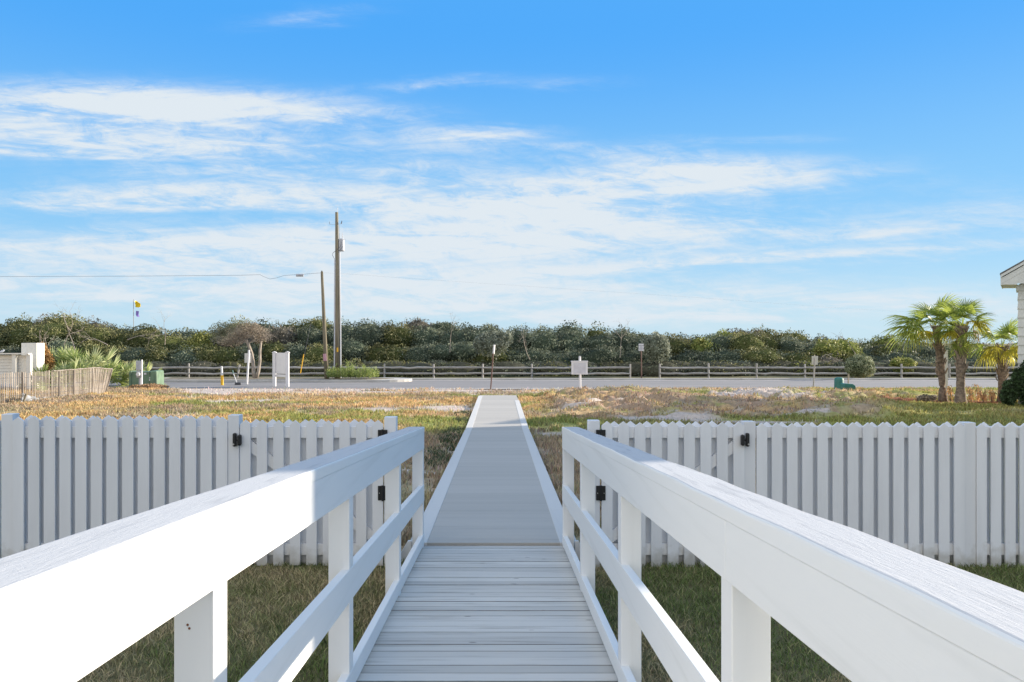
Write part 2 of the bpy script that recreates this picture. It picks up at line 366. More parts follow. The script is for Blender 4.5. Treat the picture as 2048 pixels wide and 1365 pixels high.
# ------------------------------------------------------------------ ground
def colors_at(x, y):
    """ground colour and how much grass stands there"""
    n1 = fbm(x * 0.22, y * 0.55, 11); n2 = fbm(x * 0.6 + 9, y * 1.3, 23); n3 = fbm(x * 2.2, y * 3.5, 31, 4); n4 = fbm(x * 0.12, y * 0.35, 41)
    px = VX + x * F / np.maximum(y, 0.5)
    sand = np.clip(sstep(n1 * 0.6 + n2 * 0.4, 0.585, 0.64), 0, 1) * sstep(y, 7.5, 12) * (1 - 0.85 * (px < 330)) * (1 - 0.8 * (px > 1660))
    near_road = sstep(y, 30.0, 33.5) * (1 - sstep(px, 1500, 1640)) * sstep(px, 300, 420) * sstep(n2, 0.28, 0.5)
    sand = np.maximum(sand, near_road)
    def blob(cx, cy, rx, ry):
        q = ((px - cx) / rx) ** 2 + ((VY + (EYE - Garr(y)) * F / np.maximum(y, 1) - cy) / ry) ** 2
        return np.exp(-q * 1.2)
    sb = blob(900, 818, 70, 9) + blob(760, 822, 60, 6) + blob(430, 785, 90, 7) + blob(1330, 836, 130, 5) + blob(1120, 868, 60, 8) + blob(1500, 795, 120, 5) + blob(620, 778, 300, 4)
    sand = np.clip(np.maximum(sand, sstep(sb * (0.5 + n3), 0.30, 0.62)), 0, 1)
    green = sstep(n4 * 0.5 + n2 * 0.5, 0.46, 0.58) * (1 - 0.8 * (px < 300))
    green = green * (0.25 + 0.75 * sstep(y, 15, 19))
    green = np.maximum(green, sstep(px, 1540, 1700) * sstep(29.0 - y, 0, 3) * 0.85)
    purple = np.maximum(sstep(fbm(x * 0.4, y * 0.8, 77), 0.46, 0.60), np.exp(-(x / 3.2) ** 2) * (1 - sstep(y, 19, 25)))
    brown = sstep(px, 1060, 1130) * (1 - sstep(px, 1700, 1850)) * sstep(y, 20.5, 22.5) * (1 - sstep(y, 30, 33))
    mulch = np.exp(-(((x - 15.2) / 3.0) ** 2 + ((y - 27.0) / 1.1) ** 2) * 1.3); mulch = sstep(mulch * (0.6 + n2), 0.35, 0.6)
    gold = np.array([0.53, 0.37, 0.185]); gr = np.array([0.27, 0.30, 0.08]); pu = np.array([0.33, 0.27, 0.20]); sa = np.array([0.50, 0.43, 0.38])
    br = np.array([0.34, 0.245, 0.18]); mu = np.array([0.25, 0.11, 0.06])
    c = gold[None] * (0.8 + 0.4 * n3[:, None])
    def mixc(c, k, w): return c * (1 - w[:, None]) + k[None] * w[:, None]
    c = mixc(c, pu, purple * 0.8); c = mixc(c, gr, green * 0.85); c = mixc(c, br, brown * sstep(n3, 0.3, 0.6) * 0.9)
    c = mixc(c, sa, sand); c = mixc(c, mu, mulch)
    lawn = 1 - sstep(y, 6.35, 6.7)
    lg = np.array([0.10, 0.115, 0.05])[None] * (1 - n3[:, None]) + np.array([0.20, 0.17, 0.10])[None] * n3[:, None]
    c = c * (1 - lawn[:, None]) + lg * lawn[:, None]
    dens = (1 - sand) * (1 - 0.75 * brown) * (1 - mulch)
    dune = sstep(y, 47, 49); du = np.array([0.16, 0.15, 0.09])
    c = c * (1 - dune[:, None]) + du * dune[:, None]
    return c, np.clip(dens, 0, 1), sand, brown, green
def height(x, y):
    px = VX + x * F / np.maximum(y, 0.5)
    h = Garr(y)
    und = (fbm(x * 0.35, y * 0.45, 5) - 0.5) * 0.16 * sstep(y, 8, 13) * (1 - sstep(y, 33, 36))
    near_walk = np.exp(-((x + 0.05) / 1.0) ** 6)
    und = und * (1 - near_walk) - 0.02 * near_walk
    br = sstep(px, 1060, 1130) * (1 - sstep(px, 1750, 1900)) * sstep(y, 20.5, 22.0) * (1 - sstep(y, 31, 33.5))
    rid = np.abs(fbm(x * 0.8, y * 1.1, 61) - 0.5) * 2
    h = h + und + br * (0.40 * sstep(1 - rid, 0.72, 0.98) * fbm(x * 0.5 + 5, y * 0.5, 91) + 0.20 * (fbm(x * 2.5, y * 2.5, 71) - 0.4))
    h = h - 0.05 * (y > 37.4) * (y < 46.0)
    return h
xs = np.concatenate([np.linspace(-400, -60, 14), np.linspace(-50, -20.5, 30), np.arange(-20, 22.01, 0.14), np.linspace(22.5, 55, 33), np.linspace(60, 400, 14)])
ys = np.concatenate([np.linspace(-60, -4, 8), np.linspace(-3, 6.9, 34), np.arange(7, 37.31, 0.13), np.linspace(37.45, 45.9, 12), np.linspace(46.2, 80, 35), np.linspace(90, 900, 12)])
gx, gy = np.meshgrid(xs, ys); gx = gx.ravel(); gy = gy.ravel()
gz = height(gx, gy); gc = colors_at(gx, gy)[0]
nx, ny = len(xs), len(ys)
ii = np.arange(nx * ny).reshape(ny, nx); gf = np.stack([ii[:-1, :-1], ii[:-1, 1:], ii[1:, 1:], ii[1:, :-1]], -1).reshape(-1, 4)
g = np_mesh('ground', np.stack([gx, gy, gz], 1), gf, GROUNDM, gc, smooth=True); tag(g, kind='structure')

# grass
def blades(name, x, y, z, h, w, c, lean=0.5, label=None):
    n = len(x); a = rng.uniform(0, 2 * np.pi, n); la = rng.uniform(0, 2 * np.pi, n); l = rng.uniform(0.1, lean, n) * h
    dx = np.cos(a) * w / 2; dy = np.sin(a) * w / 2
    v = np.zeros((n, 5, 3)); mx = x + np.cos(la) * l * 0.35; my = y + np.sin(la) * l * 0.35
    v[:, 0] = np.stack([x - dx, y - dy, z], 1); v[:, 1] = np.stack([x + dx, y + dy, z], 1)
    v[:, 2] = np.stack([mx + dx * .8, my + dy * .8, z + h * .6], 1); v[:, 3] = np.stack([mx - dx * .8, my - dy * .8, z + h * .6], 1)
    v[:, 4] = np.stack([x + np.cos(la) * l, y + np.sin(la) * l, z + h], 1)
    b = np.arange(n)[:, None] * 5
    f = np.concatenate([b + [[0, 1, 2]], b + [[0, 2, 3]], b + [[3, 2, 4]]], 0)
    o = np_mesh(name, v.reshape(-1, 3), f, GRASSM, np.repeat(c, 5, 0))
    tag(o, label, 'grass', kind='stuff'); return o
n = 170000
x = rng.uniform(-4.6, 5.2, n); y = rng.uniform(3.3, 6.75, n); k = ((x < -0.66) | (x > 0.56)) & (np.abs(x) < 0.72 * y + 0.3); x = x[k]; y = y[k]
nn = fbm(x * 1.3, y * 1.3, 3); mixv = np.clip(sstep(nn, 0.35, 0.65) * 0.75 + rng.uniform(-0.35, 0.45, len(x)), 0, 1)
c = np.array([0.14, 0.19, 0.06])[None] * (1 - mixv[:, None]) + np.array([0.50, 0.40, 0.25])[None] * mixv[:, None]
c = c * rng.uniform(0.45, 1.7, len(x))[:, None]
blades('lawn_grass', x, y, height(x, y) - 0.004, rng.uniform(0.015, 0.055, len(x)) * (0.6 + 0.9 * fbm(x * 6, y * 6, 8, 3)), rng.uniform(0.003, 0.008, len(x)), c, 1.6, 'short green and straw coloured lawn inside the white picket fence')
n = 520000
y = 6.8 + 30.0 * rng.uniform(0, 1, n) ** 0.9; x = (rng.uniform(-0.68, 0.70, n)) * y
cc, dens, sand, brown, green = colors_at(x, y)
tuft = fbm(x * 3, y * 3, 55, 3)
k = (rng.uniform(0, 1, n) < dens * sstep(tuft, 0.30, 0.62) + 0.03) & ~((x > -0.80) & (x < 0.70) & (y < 29.6)) & ~((y > 36.4)) & ~((y > 29.4) & (y < 31.0) & (x > 14.2))
x = x[k]; y = y[k]; cc = cc[k]; gk = green[k]; tf = tuft[k]
h = rng.uniform(0.03, 0.10, len(x)) * (0.6 + 1.1 * tf) * (1 + 0.3 * rng.uniform(0, 1, len(x)) ** 6)
jit = rng.uniform(0.6, 1.5, len(x))[:, None]
cc = cc * jit * (1 + rng.uniform(-0.12, 0.12, (len(x), 3)))
# rank green weeds along the walkway's edge
m_ = 6000; wx_ = rng.normal(-0.98, 0.13, m_); wy_ = rng.uniform(12, 28, m_); kk = (fbm(wy_ * .9, wx_, 17, 3) > .50) & (wx_ < -0.80)
wx_ = wx_[kk]; wy_ = wy_[kk]; wc = np.array([0.075, 0.10, 0.05])[None] * rng.uniform(.6, 1.5, len(wx_))[:, None]
x = np.concatenate([x, wx_]); y = np.concatenate([y, wy_]); h = np.concatenate([h, rng.uniform(.05, .13, len(wx_))]); cc = np.concatenate([cc, wc])
blades('field_grass', x, y, height(x, y) - 0.005, h, 0.006 + 0.0009 * y, np.clip(cc, 0, 0.85), 0.9, 'dry golden and green field grass between the picket fence and the road')

# ------------------------------------------------------------------ road, kerbs, driveway
def strip(name, x0, x1, yl, lift, m, seg=40, kind='structure'):
    b = MB(); xx = np.linspace(x0, x1, seg + 1)
    for i in range(seg):
        for j in range(len(yl) - 1):
            q = [(xx[i], yl[j]), (xx[i + 1], yl[j]), (xx[i + 1], yl[j + 1]), (xx[i], yl[j + 1])]
            b.add([(a, d, G(d) + lift) for a, d in q], [(0, 1, 2, 3)])
    return tag(b.build(name, m), kind=kind)
strip('road', -120, 140, [36.7, 37, 40, 43, 46.0], 0.012, ASPH)
strip('road_shoulder', -5, 7.5, [36.0, 36.4, 36.72], 0.02, DRIVE, 6)
strip('gutter', -120, 140, [45.5, 46.0, 46.4], 0.020, GUTT)
kb = MB()
for i in range(60):
    a = -110 + i * 4.0
    kb.box(a, a + 3.985, 46.3, 46.62, G(46.3) - 0.1, G(46.3) + 0.125)
tag(kb.build('kerb', CONC, bevel=0.015), kind='structure')
# raised island with the poles, rounded right end
isl = [(-19.5, 43.4), (-6.6, 43.4)] + [(-6.6 + 1.7 * math.sin(t), 44.85 - 1.45 * math.cos(t)) for t in np.linspace(0.1, math.pi, 12)] + [(-19.5, 46.28)]
def island(pts, z0, z1, shrink=0.0):
    b = MB(); cx = sum(p[0] for p in pts) / len(pts); cy = sum(p[1] for p in pts) / len(pts); n = len(pts)
    pp = [(p[0] + (cx - p[0]) * shrink, p[1] + (cy - p[1]) * shrink) for p in pts]
    b.add([(a, d, z0) for a, d in pp] + [(a, d, z1) for a, d in pp], [tuple(range(n, 2 * n))] + [(i, (i + 1) % n, (i + 1) % n + n, i + n) for i in range(n)])
    return b
tag(island(isl, G(44) - 0.1, G(44) + 0.15).build('traffic_island', CONC, bevel=0.02), kind='structure')
SOIL = mat('island soil', (0.22, 0.19, 0.14), 0.95, 0.4, (3, 3, 3), 0.6, (20, 20, 20))
tag(island([(-18.8, 43.8), (-7, 43.8), (-5.9, 44.85), (-7, 45.9), (-18.8, 45.9)], G(44) + 0.12, G(44) + 0.165).build('island_soil', SOIL), kind='structure')
b = MB(); b.add([(13.9, 29.5, G(29.5) + .03), (60, 29.5, G(29.5) + .03), (60, 30.9, G(31) + .03), (13.9, 30.9, G(31) + .03)], [(0, 1, 2, 3)])
tag(b.build('driveway', DRIVE), kind='structure')

# ------------------------------------------------------------------ ramp, walkway
XL, XR = -0.628, 0.523
def deckz(y): return 0.516 - 0.0625 * y
def capz(y): return 1.567 - 0.0706 * y
ramp = thing('deck_ramp', (-0.05, 3.5, 0), 'whitewashed timber ramp sloping down between the two white railings', 'ramp')
b = MB(); p = 0.1045; y0 = 6.7; tones = []
for i in range(80):
    ya = y0 - (i + 1) * p + 0.0055 + random.uniform(-.0015, .002); yb = y0 - i * p; w = random.uniform(-0.003, 0.003); dz = random.uniform(-0.0012, 0.0012)
    b.beam(XL - 0.02 + w, XR + 0.02 + w, ya, yb, deckz(ya) - 0.036 + dz, deckz(ya) + dz, deckz(yb) - 0.036 + dz, deckz(yb) + dz); tones += [random.uniform(0.80, 1.08)] * 8
dk = b.build('decking', DECK, ramp)
dk.data.materials.append(mat('dirt and gap shade edge', (0.24, 0.22, 0.195), 0.9, 0.5, (8, 30, 30)))  # board sides darkened: dirt plus gap shade painted into the colour
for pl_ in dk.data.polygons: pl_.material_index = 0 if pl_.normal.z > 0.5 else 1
ca = dk.data.color_attributes.new('Tone', 'FLOAT_COLOR', 'POINT')
for i, v in enumerate(tones): ca.data[i].color = (v, v * .995, v * .985, 1)
nt = DECK.node_tree; inp = nt.nodes['Principled BSDF'].inputs['Base Color']; src = inp.links[0].from_socket
at_ = nt.nodes.new('ShaderNodeAttribute'); at_.attribute_name = 'Tone'; mv = nt.nodes.new('ShaderNodeVectorMath'); mv.operation = 'MULTIPLY'
nt.links.new(src, mv.inputs[0]); nt.links.new(at_.outputs['Color'], mv.inputs[1]); nt.links.new(mv.outputs[0], inp)
SUB = mat('dark joist timber', (0.13, 0.11, 0.09), 0.9)
for xx in (XL + 0.03, -0.05, XR - 0.07):
    MB().beam(xx, xx + 0.04, -1.6, 6.66, deckz(-1.6) - 0.2, deckz(-1.6) - 0.038, deckz(6.66) - 0.13, deckz(6.66) - 0.038).build('joist', SUB, ramp)


walk = thing('boardwalk', (-0.05, 18, G(18)), 'long grey walkway with pale edge boards running from the ramp towards the road', 'walkway')
def wz(y): return 0.118 - 0.0231 * (y - 6.72) if y < 18 else 0.118 - 0.0231 * 11.28 - 0.001 * (y - 18)
b = MB(); y = 6.715; random.seed(21)
while y < 29.05:
    y2 = y + 0.139
    b.beam(-0.72 , 0.615, y, y2 - 0.0022, wz(y) - 0.03, wz(y), wz(y2) - 0.03, wz(y2)); y = y2
pk = b.build('planking', WALK, walk); ca = pk.data.color_attributes.new('Tone', 'FLOAT_COLOR', 'POINT')
for k in range(len(pk.data.vertices) // 8):
    tv = random.uniform(.955, 1.03) * (1 + .03 * math.sin(k * .37))
    for q in range(8): ca.data[k * 8 + q].color = (tv, tv, tv * .99, 1)
nt = WALK.node_tree; inp = nt.nodes['Principled BSDF'].inputs['Base Color']; src = inp.links[0].from_socket
at_ = nt.nodes.new('ShaderNodeAttribute'); at_.attribute_name = 'Tone'; mv = nt.nodes.new('ShaderNodeVectorMath'); mv.operation = 'MULTIPLY'
nt.links.new(src, mv.inputs[0]); nt.links.new(at_.outputs['Color'], mv.inputs[1]); nt.links.new(mv.outputs[0], inp)
for sgn, xa, xb, yend in ((-1, -0.758, -0.611, 29.05), (1, 0.507, 0.654, 26.6)):
    y = 6.712
    while y < yend - 0.3:
        y2 = min(y + (1.45 if y < 7 else 3.6), yend)
        if y < 18 < y2: y2 = 18.0
        MB().beam(xa, xb, y, y2 - 0.004, wz(y) - 0.055, wz(y) + 0.004, wz(y2) - 0.055, wz(y2) + 0.004).build('border_board', WALK_B, walk, bevel=0.002)
        y = y2
for sx_ in (-0.745, 0.60):
    MB().beam(sx_, sx_ + 0.04, 6.73, 18, -0.1, wz(6.8) - 0.062, -0.36, wz(18) - 0.062).build('side_joist', WALK_B, walk)
    MB().beam(sx_, sx_ + 0.04, 18.001, 29.0, -0.36, wz(18) - 0.062, -0.42, wz(29) - 0.062).build('side_joist', WALK_B, walk)

# ------------------------------------------------------------------ railings
def railing(side, xin, posts, label):
    t = thing('white_railing', (xin, 3.0, 0), label, 'railing', 'white timber railings of the ramp')
    o = side                                     # outward direction
    def xr(a, b_): return (min(a, b_), max(a, b_))
    ya, yb = -1.6, 6.7
    x0, x1 = xr(xin, xin + o * 0.136)
    # cap in three lengths with slightly uneven joints
    cuts = [ya, 0.55, 3.35, yb]
    for i in range(3):
        a, c_ = cuts[i] + (0.0015 if i else 0), cuts[i + 1]
        prof = [(x0, -.040), (x1, -.040)] + [(x1 - .008 + .008 * math.cos(q), -.008 + .008 * math.sin(q)) for q in (0, .5, 1.05, 1.57)] + [(x0 + .008 - .008 * math.sin(q), -.008 + .008 * math.cos(q)) for q in (0, .5, 1.05, 1.57)]
        m_ = len(prof); cb = MB(); nseg = 24
        # the sawn edges wander by a millimetre or so along the length
        vs = []
        for k in range(nseg + 1):
            yy = a + (c_ - a) * k / nseg; wob = .0012 * math.sin(yy * 5.1 + side) + .0009 * math.sin(yy * 13.7)
            vs += [(px_ + (wob if zz_ > -.03 else 0), yy, capz(yy) + zz_ + (wob * .7 if zz_ > -.005 else 0)) for px_, zz_ in prof]
        cb.add(vs, [tuple(range(m_)), tuple(range(nseg * m_ + m_ - 1, nseg * m_ - 1, -1))] + [(k * m_ + i_, (k + 1) * m_ + i_, (k + 1) * m_ + (i_ + 1) % m_, k * m_ + (i_ + 1) % m_) for k in range(nseg) for i_ in range(m_)])
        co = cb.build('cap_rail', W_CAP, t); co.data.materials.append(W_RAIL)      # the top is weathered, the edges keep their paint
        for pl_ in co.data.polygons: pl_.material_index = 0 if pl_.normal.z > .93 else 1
    jn = [posts[3] + 0.045, posts[1] + 0.045]
    xi = xin + o * 0.0016
    x0, x1 = xr(xi, xi + o * 0.038)
    for ra, rb in zip([ya] + jn, jn + [yb - 0.003]):
        MB().beam(x0, x1, ra + 0.0012, rb, capz(ra) - 0.181, capz(ra) - 0.0412, capz(rb) - 0.181, capz(rb) - 0.0412).build('top_rail', W_RAIL, t, bevel=0.0025)
    for ra, rb in zip([ya] + jn, jn + [yb - 0.003]):
        MB().beam(x0, x1, ra + 0.0012, rb, capz(ra) - 0.618, capz(ra) - 0.481, capz(rb) - 0.618, capz(rb) - 0.481).build('middle_rail', W_RAIL, t, bevel=0.0025)
    MB().beam(x0, x1, ya, yb - 0.003, deckz(ya) + 0.016, deckz(ya) + 0.104, deckz(yb) + 0.016, deckz(yb) + 0.104).build('bottom_rail', W_RAIL, t, bevel=0.004)
    xp = xin + o * 0.004
    x0, x1 = xr(xp, xp + o * 0.089)
    for py_ in posts:
        b = MB(); top = capz(py_ + 0.089) - 0.041
        b.box(x0, x1, py_, py_ + 0.089, -0.05, top); b.build('post', W_POST, t, bevel=0.003)
    # small kick board at the foot of the end post
    b = MB(); xo = xin + o * 0.10
    b.prism([(xo, -0.03), (xo + o * 0.14, -0.03), (xo + o * 0.03, 0.16), (xo, 0.16)][::o if o == 1 else -1], 6.60, 6.64)
    b.build('foot_brace', W_POST, t)
    return t
rl = railing(-1, XL, [6.605, 5.05, 3.37, 1.77, 0.10, -1.5], 'white railing left of the ramp, its near inner face in full sunlight')
rr = railing(1, XR, [6.605, 5.15, 3.47, 1.815, 0.15, -1.5], 'white railing right of the ramp, only its cap in sunlight')
RUST = mat('rusty nail mark', (0.20, 0.08, 0.04), 0.9)
b = MB()
for (px, py) in ((375.5, 1250), (379, 1257)):
    q = P(px, py, 1.7705); b.tube([q, q - Vector((0, 0.0015, 0))], 0.0028, 8)
b.build('nail_mark', RUST, rl)

# ------------------------------------------------------------------ picket fence and gates
FY = 6.41
def fx(px): return (px - VX) * FY / F
def fz(py): return EYE - (py - VY) * FY / F
T = 0.019
def picket_mb(cx, w, ybase, z0, z1):
    hw = w / 2; s = 0.034
    return MB().prism([(cx - hw, z0), (cx + hw, z0), (cx + hw, z1 - s), (cx, z1), (cx - hw, z1 - s)], ybase, ybase + T)
def pickets(t, starts, wpx, zt, zb, pitch, back=True, last_back=False):
    for i, s in enumerate(starts):
        cx = fx(s + wpx / 2)
        dz = random.uniform(-0.006, 0.005)
        o = picket_mb(cx, fx(wpx) - fx(0), FY, zb + random.uniform(-0.003, 0.003), zt + dz).build('picket', W_PAINT, t, bevel=0.0015)
        if back and (i < len(starts) - 1 or last_back):
            picket_mb(cx + (fx(pitch) - fx(0)) * 0.5, fx(wpx) - fx(0), FY + T + 0.04, zb, zt + random.uniform(-0.003, 0.003)).build('back_picket', W_PAINT, t, bevel=0.0015)
def rails(t, xa, xb):
    for (ya_, yb_) in ((854, 877), (1089, 1112)):
        MB().box(xa, xb, FY + T + 0.001, FY + T + 0.039, fz(yb_), fz(ya_)).build('rail', W_PAINT, t, bevel=0.002)
def post(t, px0, px1, py, name='post'):
    MB().box(fx(px0), fx(px1), FY + T - 0.012, FY + T + 0.084, -0.05, fz(py)).build(name, W_PAINT, t, bevel=0.004)
G_F = 'white picket fence runs'
fl = thing('picket_fence', (fx(230), FY, 0), 'white picket fence run left of the ramp, in blue shade', 'picket fence', G_F)
pickets(fl, [24.5 + 31.35 * k for k in range(14)], 22.7, fz(833), fz(1132), 31.35, True, False)
pickets(fl, [-117, -86, -54.5, -23.2], 22.7, fz(833), fz(1132), 31.35)
rails(fl, fx(-118), fx(456)); post(fl, 1, 24, 829); post(fl, 455, 477.5, 831)
fr = thing('picket_fence', (fx(1700), FY, 0), 'white picket fence run right of the ramp, reaching the frame edge', 'picket fence', G_F)
pickets(fr, [1513.5 + 30.4 * k for k in range(14)], 21.2, fz(846), fz(1137), 30.4)
pickets(fr, [1953.5 + 28.8 * k for k in range(6)], 20.5, fz(846.5), fz(1139), 28.8)
rails(fr, fx(1511), fx(2120)); post(fr, 1488, 1512, 844); post(fr, 1929.5, 1953, 846)
def gate(x0, starts, wpx, top, bot, hinge_px, latch_px, postx, dirn, label):
    t = thing('picket_gate', (fx(x0), FY, 0), label, 'gate', 'white picket gates beside the ramp')
    pickets(t, starts, wpx, fz(top), fz(bot), 33.2)
    xa, xb = fx(starts[0]), fx(starts[-1] + wpx)
    rails(t, xa + 0.002, xb - 0.002)
    # diagonal brace from the latch side top to the hinge side bottom
    za, zb = fz(885), fz(1086)
    l, h_ = (xa + 0.03, xb - 0.03) if dirn < 0 else (xb - 0.03, xa + 0.03)
    d = Vector((h_ - l, 0, zb - za)).normalized(); nrm = Vector((-d.z, 0, d.x)) * 0.04
    a, c_ = Vector((l, 0, za)), Vector((h_, 0, zb))
    pts = [a - nrm, c_ - nrm, c_ + nrm, a + nrm]
    pts = [(q.x, q.z) for q in pts]
    if dirn > 0: pts = pts[::-1]
    MB().prism(pts, FY + T + 0.003, FY + T + 0.036).build('brace', W_PAINT, t)
    # hinges
    for hy0, hy1 in ((860, 886), (972, 1001)):
        hz0, hz1 = fz(hy1), fz(hy0); b = MB(); yf = FY - 0.004
        for s0, s1 in ((-9.5, -1.2), (1.2, 9.5)):
            b.box(fx(hinge_px + s0), fx(hinge_px + s1), yf - 0.004, yf + 0.004, hz0, hz1)
        ho = b.build('hinge', BLACK, t, bevel=0.002)
        kb_ = MB(); kb_.tube([(fx(hinge_px), yf - 0.006, hz0 - 0.004), (fx(hinge_px), yf - 0.006, hz1 + 0.004)], 0.009, 10); kb_.build('knuckle', BLACK, ho)
        for q in (-6.5, 6.5): MB().tube([(fx(hinge_px + q), yf - 0.004, (hz0 + hz1) / 2), (fx(hinge_px + q), yf - 0.006, (hz0 + hz1) / 2)], 0.004, 8).build('screw', STEEL, ho)
    # latch: striker on the post, lever case on the gate
    la = MB(); yf = FY - 0.001
    lx = latch_px; g_ = -dirn                       # gate lies on this side of the latch
    la.box(fx(lx + g_ * -4.5) - 0.014, fx(lx + g_ * -4.5) + 0.014, yf - 0.035, yf, fz(893), fz(866))
    lo = la.build('latch', BLACK, t, bevel=0.009)
    MB().box(fx(lx + g_ * 5.5) - 0.014, fx(lx + g_ * 5.5) + 0.014, yf - 0.045, yf, fz(891), fz(869)).build('latch_case', BLACK, lo, bevel=0.012)
    MB().box(fx(lx) - 0.02, fx(lx) + 0.02, yf - 0.025, yf - 0.012, fz(882), fz(879)).build('latch_tongue', BLACK, lo, bevel=0.002)
    sc = MB(); sc.tube([(fx(lx - g_ * 5.5), yf - 0.035, fz(888)), (fx(lx - g_ * 5.5), yf - 0.038, fz(888))], 0.007, 10); sc.build('lock_button', STEEL, lo)
    MB().box(fx(postx[0]), fx(postx[1]), FY + T - 0.012, FY + T + 0.084, -0.05, fz(postx[2])).build('hinge_post', W_PAINT, t, bevel=0.004)
    return t
gate(620, [480 + 33.1 * k for k in range(9)], 21.0, 840, 1132, 765.5, 475.5, (768, 792, 835), -1, 'white picket gate left of the ramp, black latch on its left side')
gate(1345, [1203.5 + 32.95 * k for k in range(9)], 21.8, 844, 1137, 1201.5, 1489, (1177, 1200, 842), 1, 'white picket gate right of the ramp, black latch on its right side')

# ------------------------------------------------------------------ leaf masses
def leaf_cloud(n, cen, rad, size, c0, c1, rough=0.35, seed=0, shell=0.35, lump=1.6, zmin=None, jit=0.3):
    """n leaf quads through the outer shell of a lumpy ellipsoid -> verts, colours"""
    d = rng.normal(size=(n, 3)); d /= np.linalg.norm(d, axis=1)[:, None]
    r = 1 + rough * (fbm(d[:, 0] * lump + d[:, 2] * 1.3 + 7, d[:, 1] * lump + d[:, 2] * lump + seed * 3.7, seed, 4) - 0.5) * 2
    r = r * (1 - shell * rng.uniform(0, 1, n) ** 1.7)
    p = np.array(cen)[None] + d * np.array(rad)[None] * r[:, None]
    if zmin is not None:
        k = p[:, 2] > zmin; p = p[k]; d = d[k]
    n = len(p)
    a = rng.normal(size=(n, 3)); a /= np.linalg.norm(a, axis=1)[:, None]
    b = np.cross(a, d * 0.8 + rng.normal(size=(n, 3)) * 0.7); b /= np.linalg.norm(b, axis=1)[:, None] + 1e-6
    s = size * rng.uniform(0.55, 1.35, n)[:, None]
    v = np.stack([p - a * s, p + b * s * 0.5, p + a * s, p - b * s * 0.5], 1)
    t = np.clip(sstep(fbm(p[:, 0] * 1.1 / max(rad[0], .3) * 2, p[:, 2] * 2.2 / max(rad[0], .3) * 2, seed + 5, 4), 0.3, 0.7) + rng.uniform(-jit, jit, n), 0, 1)[:, None]
    c = (np.array(c0)[None] * (1 - t) + np.array(c1)[None] * t) * rng.uniform(0.75, 1.3, n)[:, None]
    return v.reshape(-1, 3), np.repeat(c, 4, 0)
def quads(name, parts, m, parent=None):
    v = np.concatenate([q[0] for q in parts]); c = np.concatenate([q[1] for q in parts])
    return np_mesh(name, v, np.arange(len(v)).reshape(-1, 4), m, c, parent)
def core_mesh(items, m, name, parent=None):
    """lumpy closed blobs inside the leaves so that the sky does not show through"""
    vs, fs, cs = [], [], []; nb = 0; U, V = 14, 9
    for (cen, rad, c, sd) in items:
        u = np.linspace(0, 2 * np.pi, U, endpoint=False); w = np.linspace(0.02, np.pi - 0.02, V); uu, ww = np.meshgrid(u, w)
        d = np.stack([np.sin(ww) * np.cos(uu), np.sin(ww) * np.sin(uu), np.cos(ww)], -1).reshape(-1, 3)
        r = 0.80 + 0.3 * (fbm(d[:, 0] * 2 + sd, d[:, 1] * 2 + d[:, 2] * 2, sd, 3) - 0.5)
        vs.append(np.array(cen)[None] + d * np.array(rad)[None] * r[:, None])
        i = np.arange(U * V).reshape(V, U)
        f = np.stack([i[:-1], i[1:], np.roll(i, -1, 1)[1:], np.roll(i, -1, 1)[:-1]], -1).reshape(-1, 4)
        fs.append(f + nb); nb += U * V; cs.append(np.repeat(np.array(c)[None], U * V, 0))
    return np_mesh(name, np.concatenate(vs), np.concatenate(fs), m, np.concatenate(cs), parent, smooth=True)

TOP = [(-400, 640), (0, 640), (60, 633), (120, 627), (180, 637), (250, 646), (330, 654), (380, 657), (430, 652), (480, 642), (560, 641), (600, 634), (660, 635), (720, 634), (800, 638),
       (900, 641), (980, 644), (1060, 652), (1130, 647), (1170, 650), (1250, 656), (1330, 663), (1400, 668), (1460, 658), (1560, 657), (1620, 664), (1650, 668), (1720, 676), (1760, 672), (1800, 672), (1850, 678), (1900, 688), (2048, 692), (2500, 690)]
GREY = ((0.070, 0.092, 0.062), (0.22, 0.245, 0.165)); OLIVE = ((0.085, 0.10, 0.035), (0.24, 0.23, 0.10))
TWIG = ((0.12, 0.11, 0.085), (0.28, 0.255, 0.205)); LIME = ((0.13, 0.16, 0.04), (0.30, 0.32, 0.09))
def kind_at(px, r):
    if px < 330: return TWIG if r < 0.22 else (OLIVE if r < 0.8 else GREY)
    if px < 600: return GREY if r < 0.45 else (OLIVE if r < 0.95 else TWIG)
    if px < 1300: return GREY if r < 0.6 else (OLIVE if r < 0.95 else TWIG)
    return GREY if r < 0.45 else (OLIVE if r < 0.88 else (LIME if r < 0.95 else TWIG))
parts, cores = [], []; si = 0
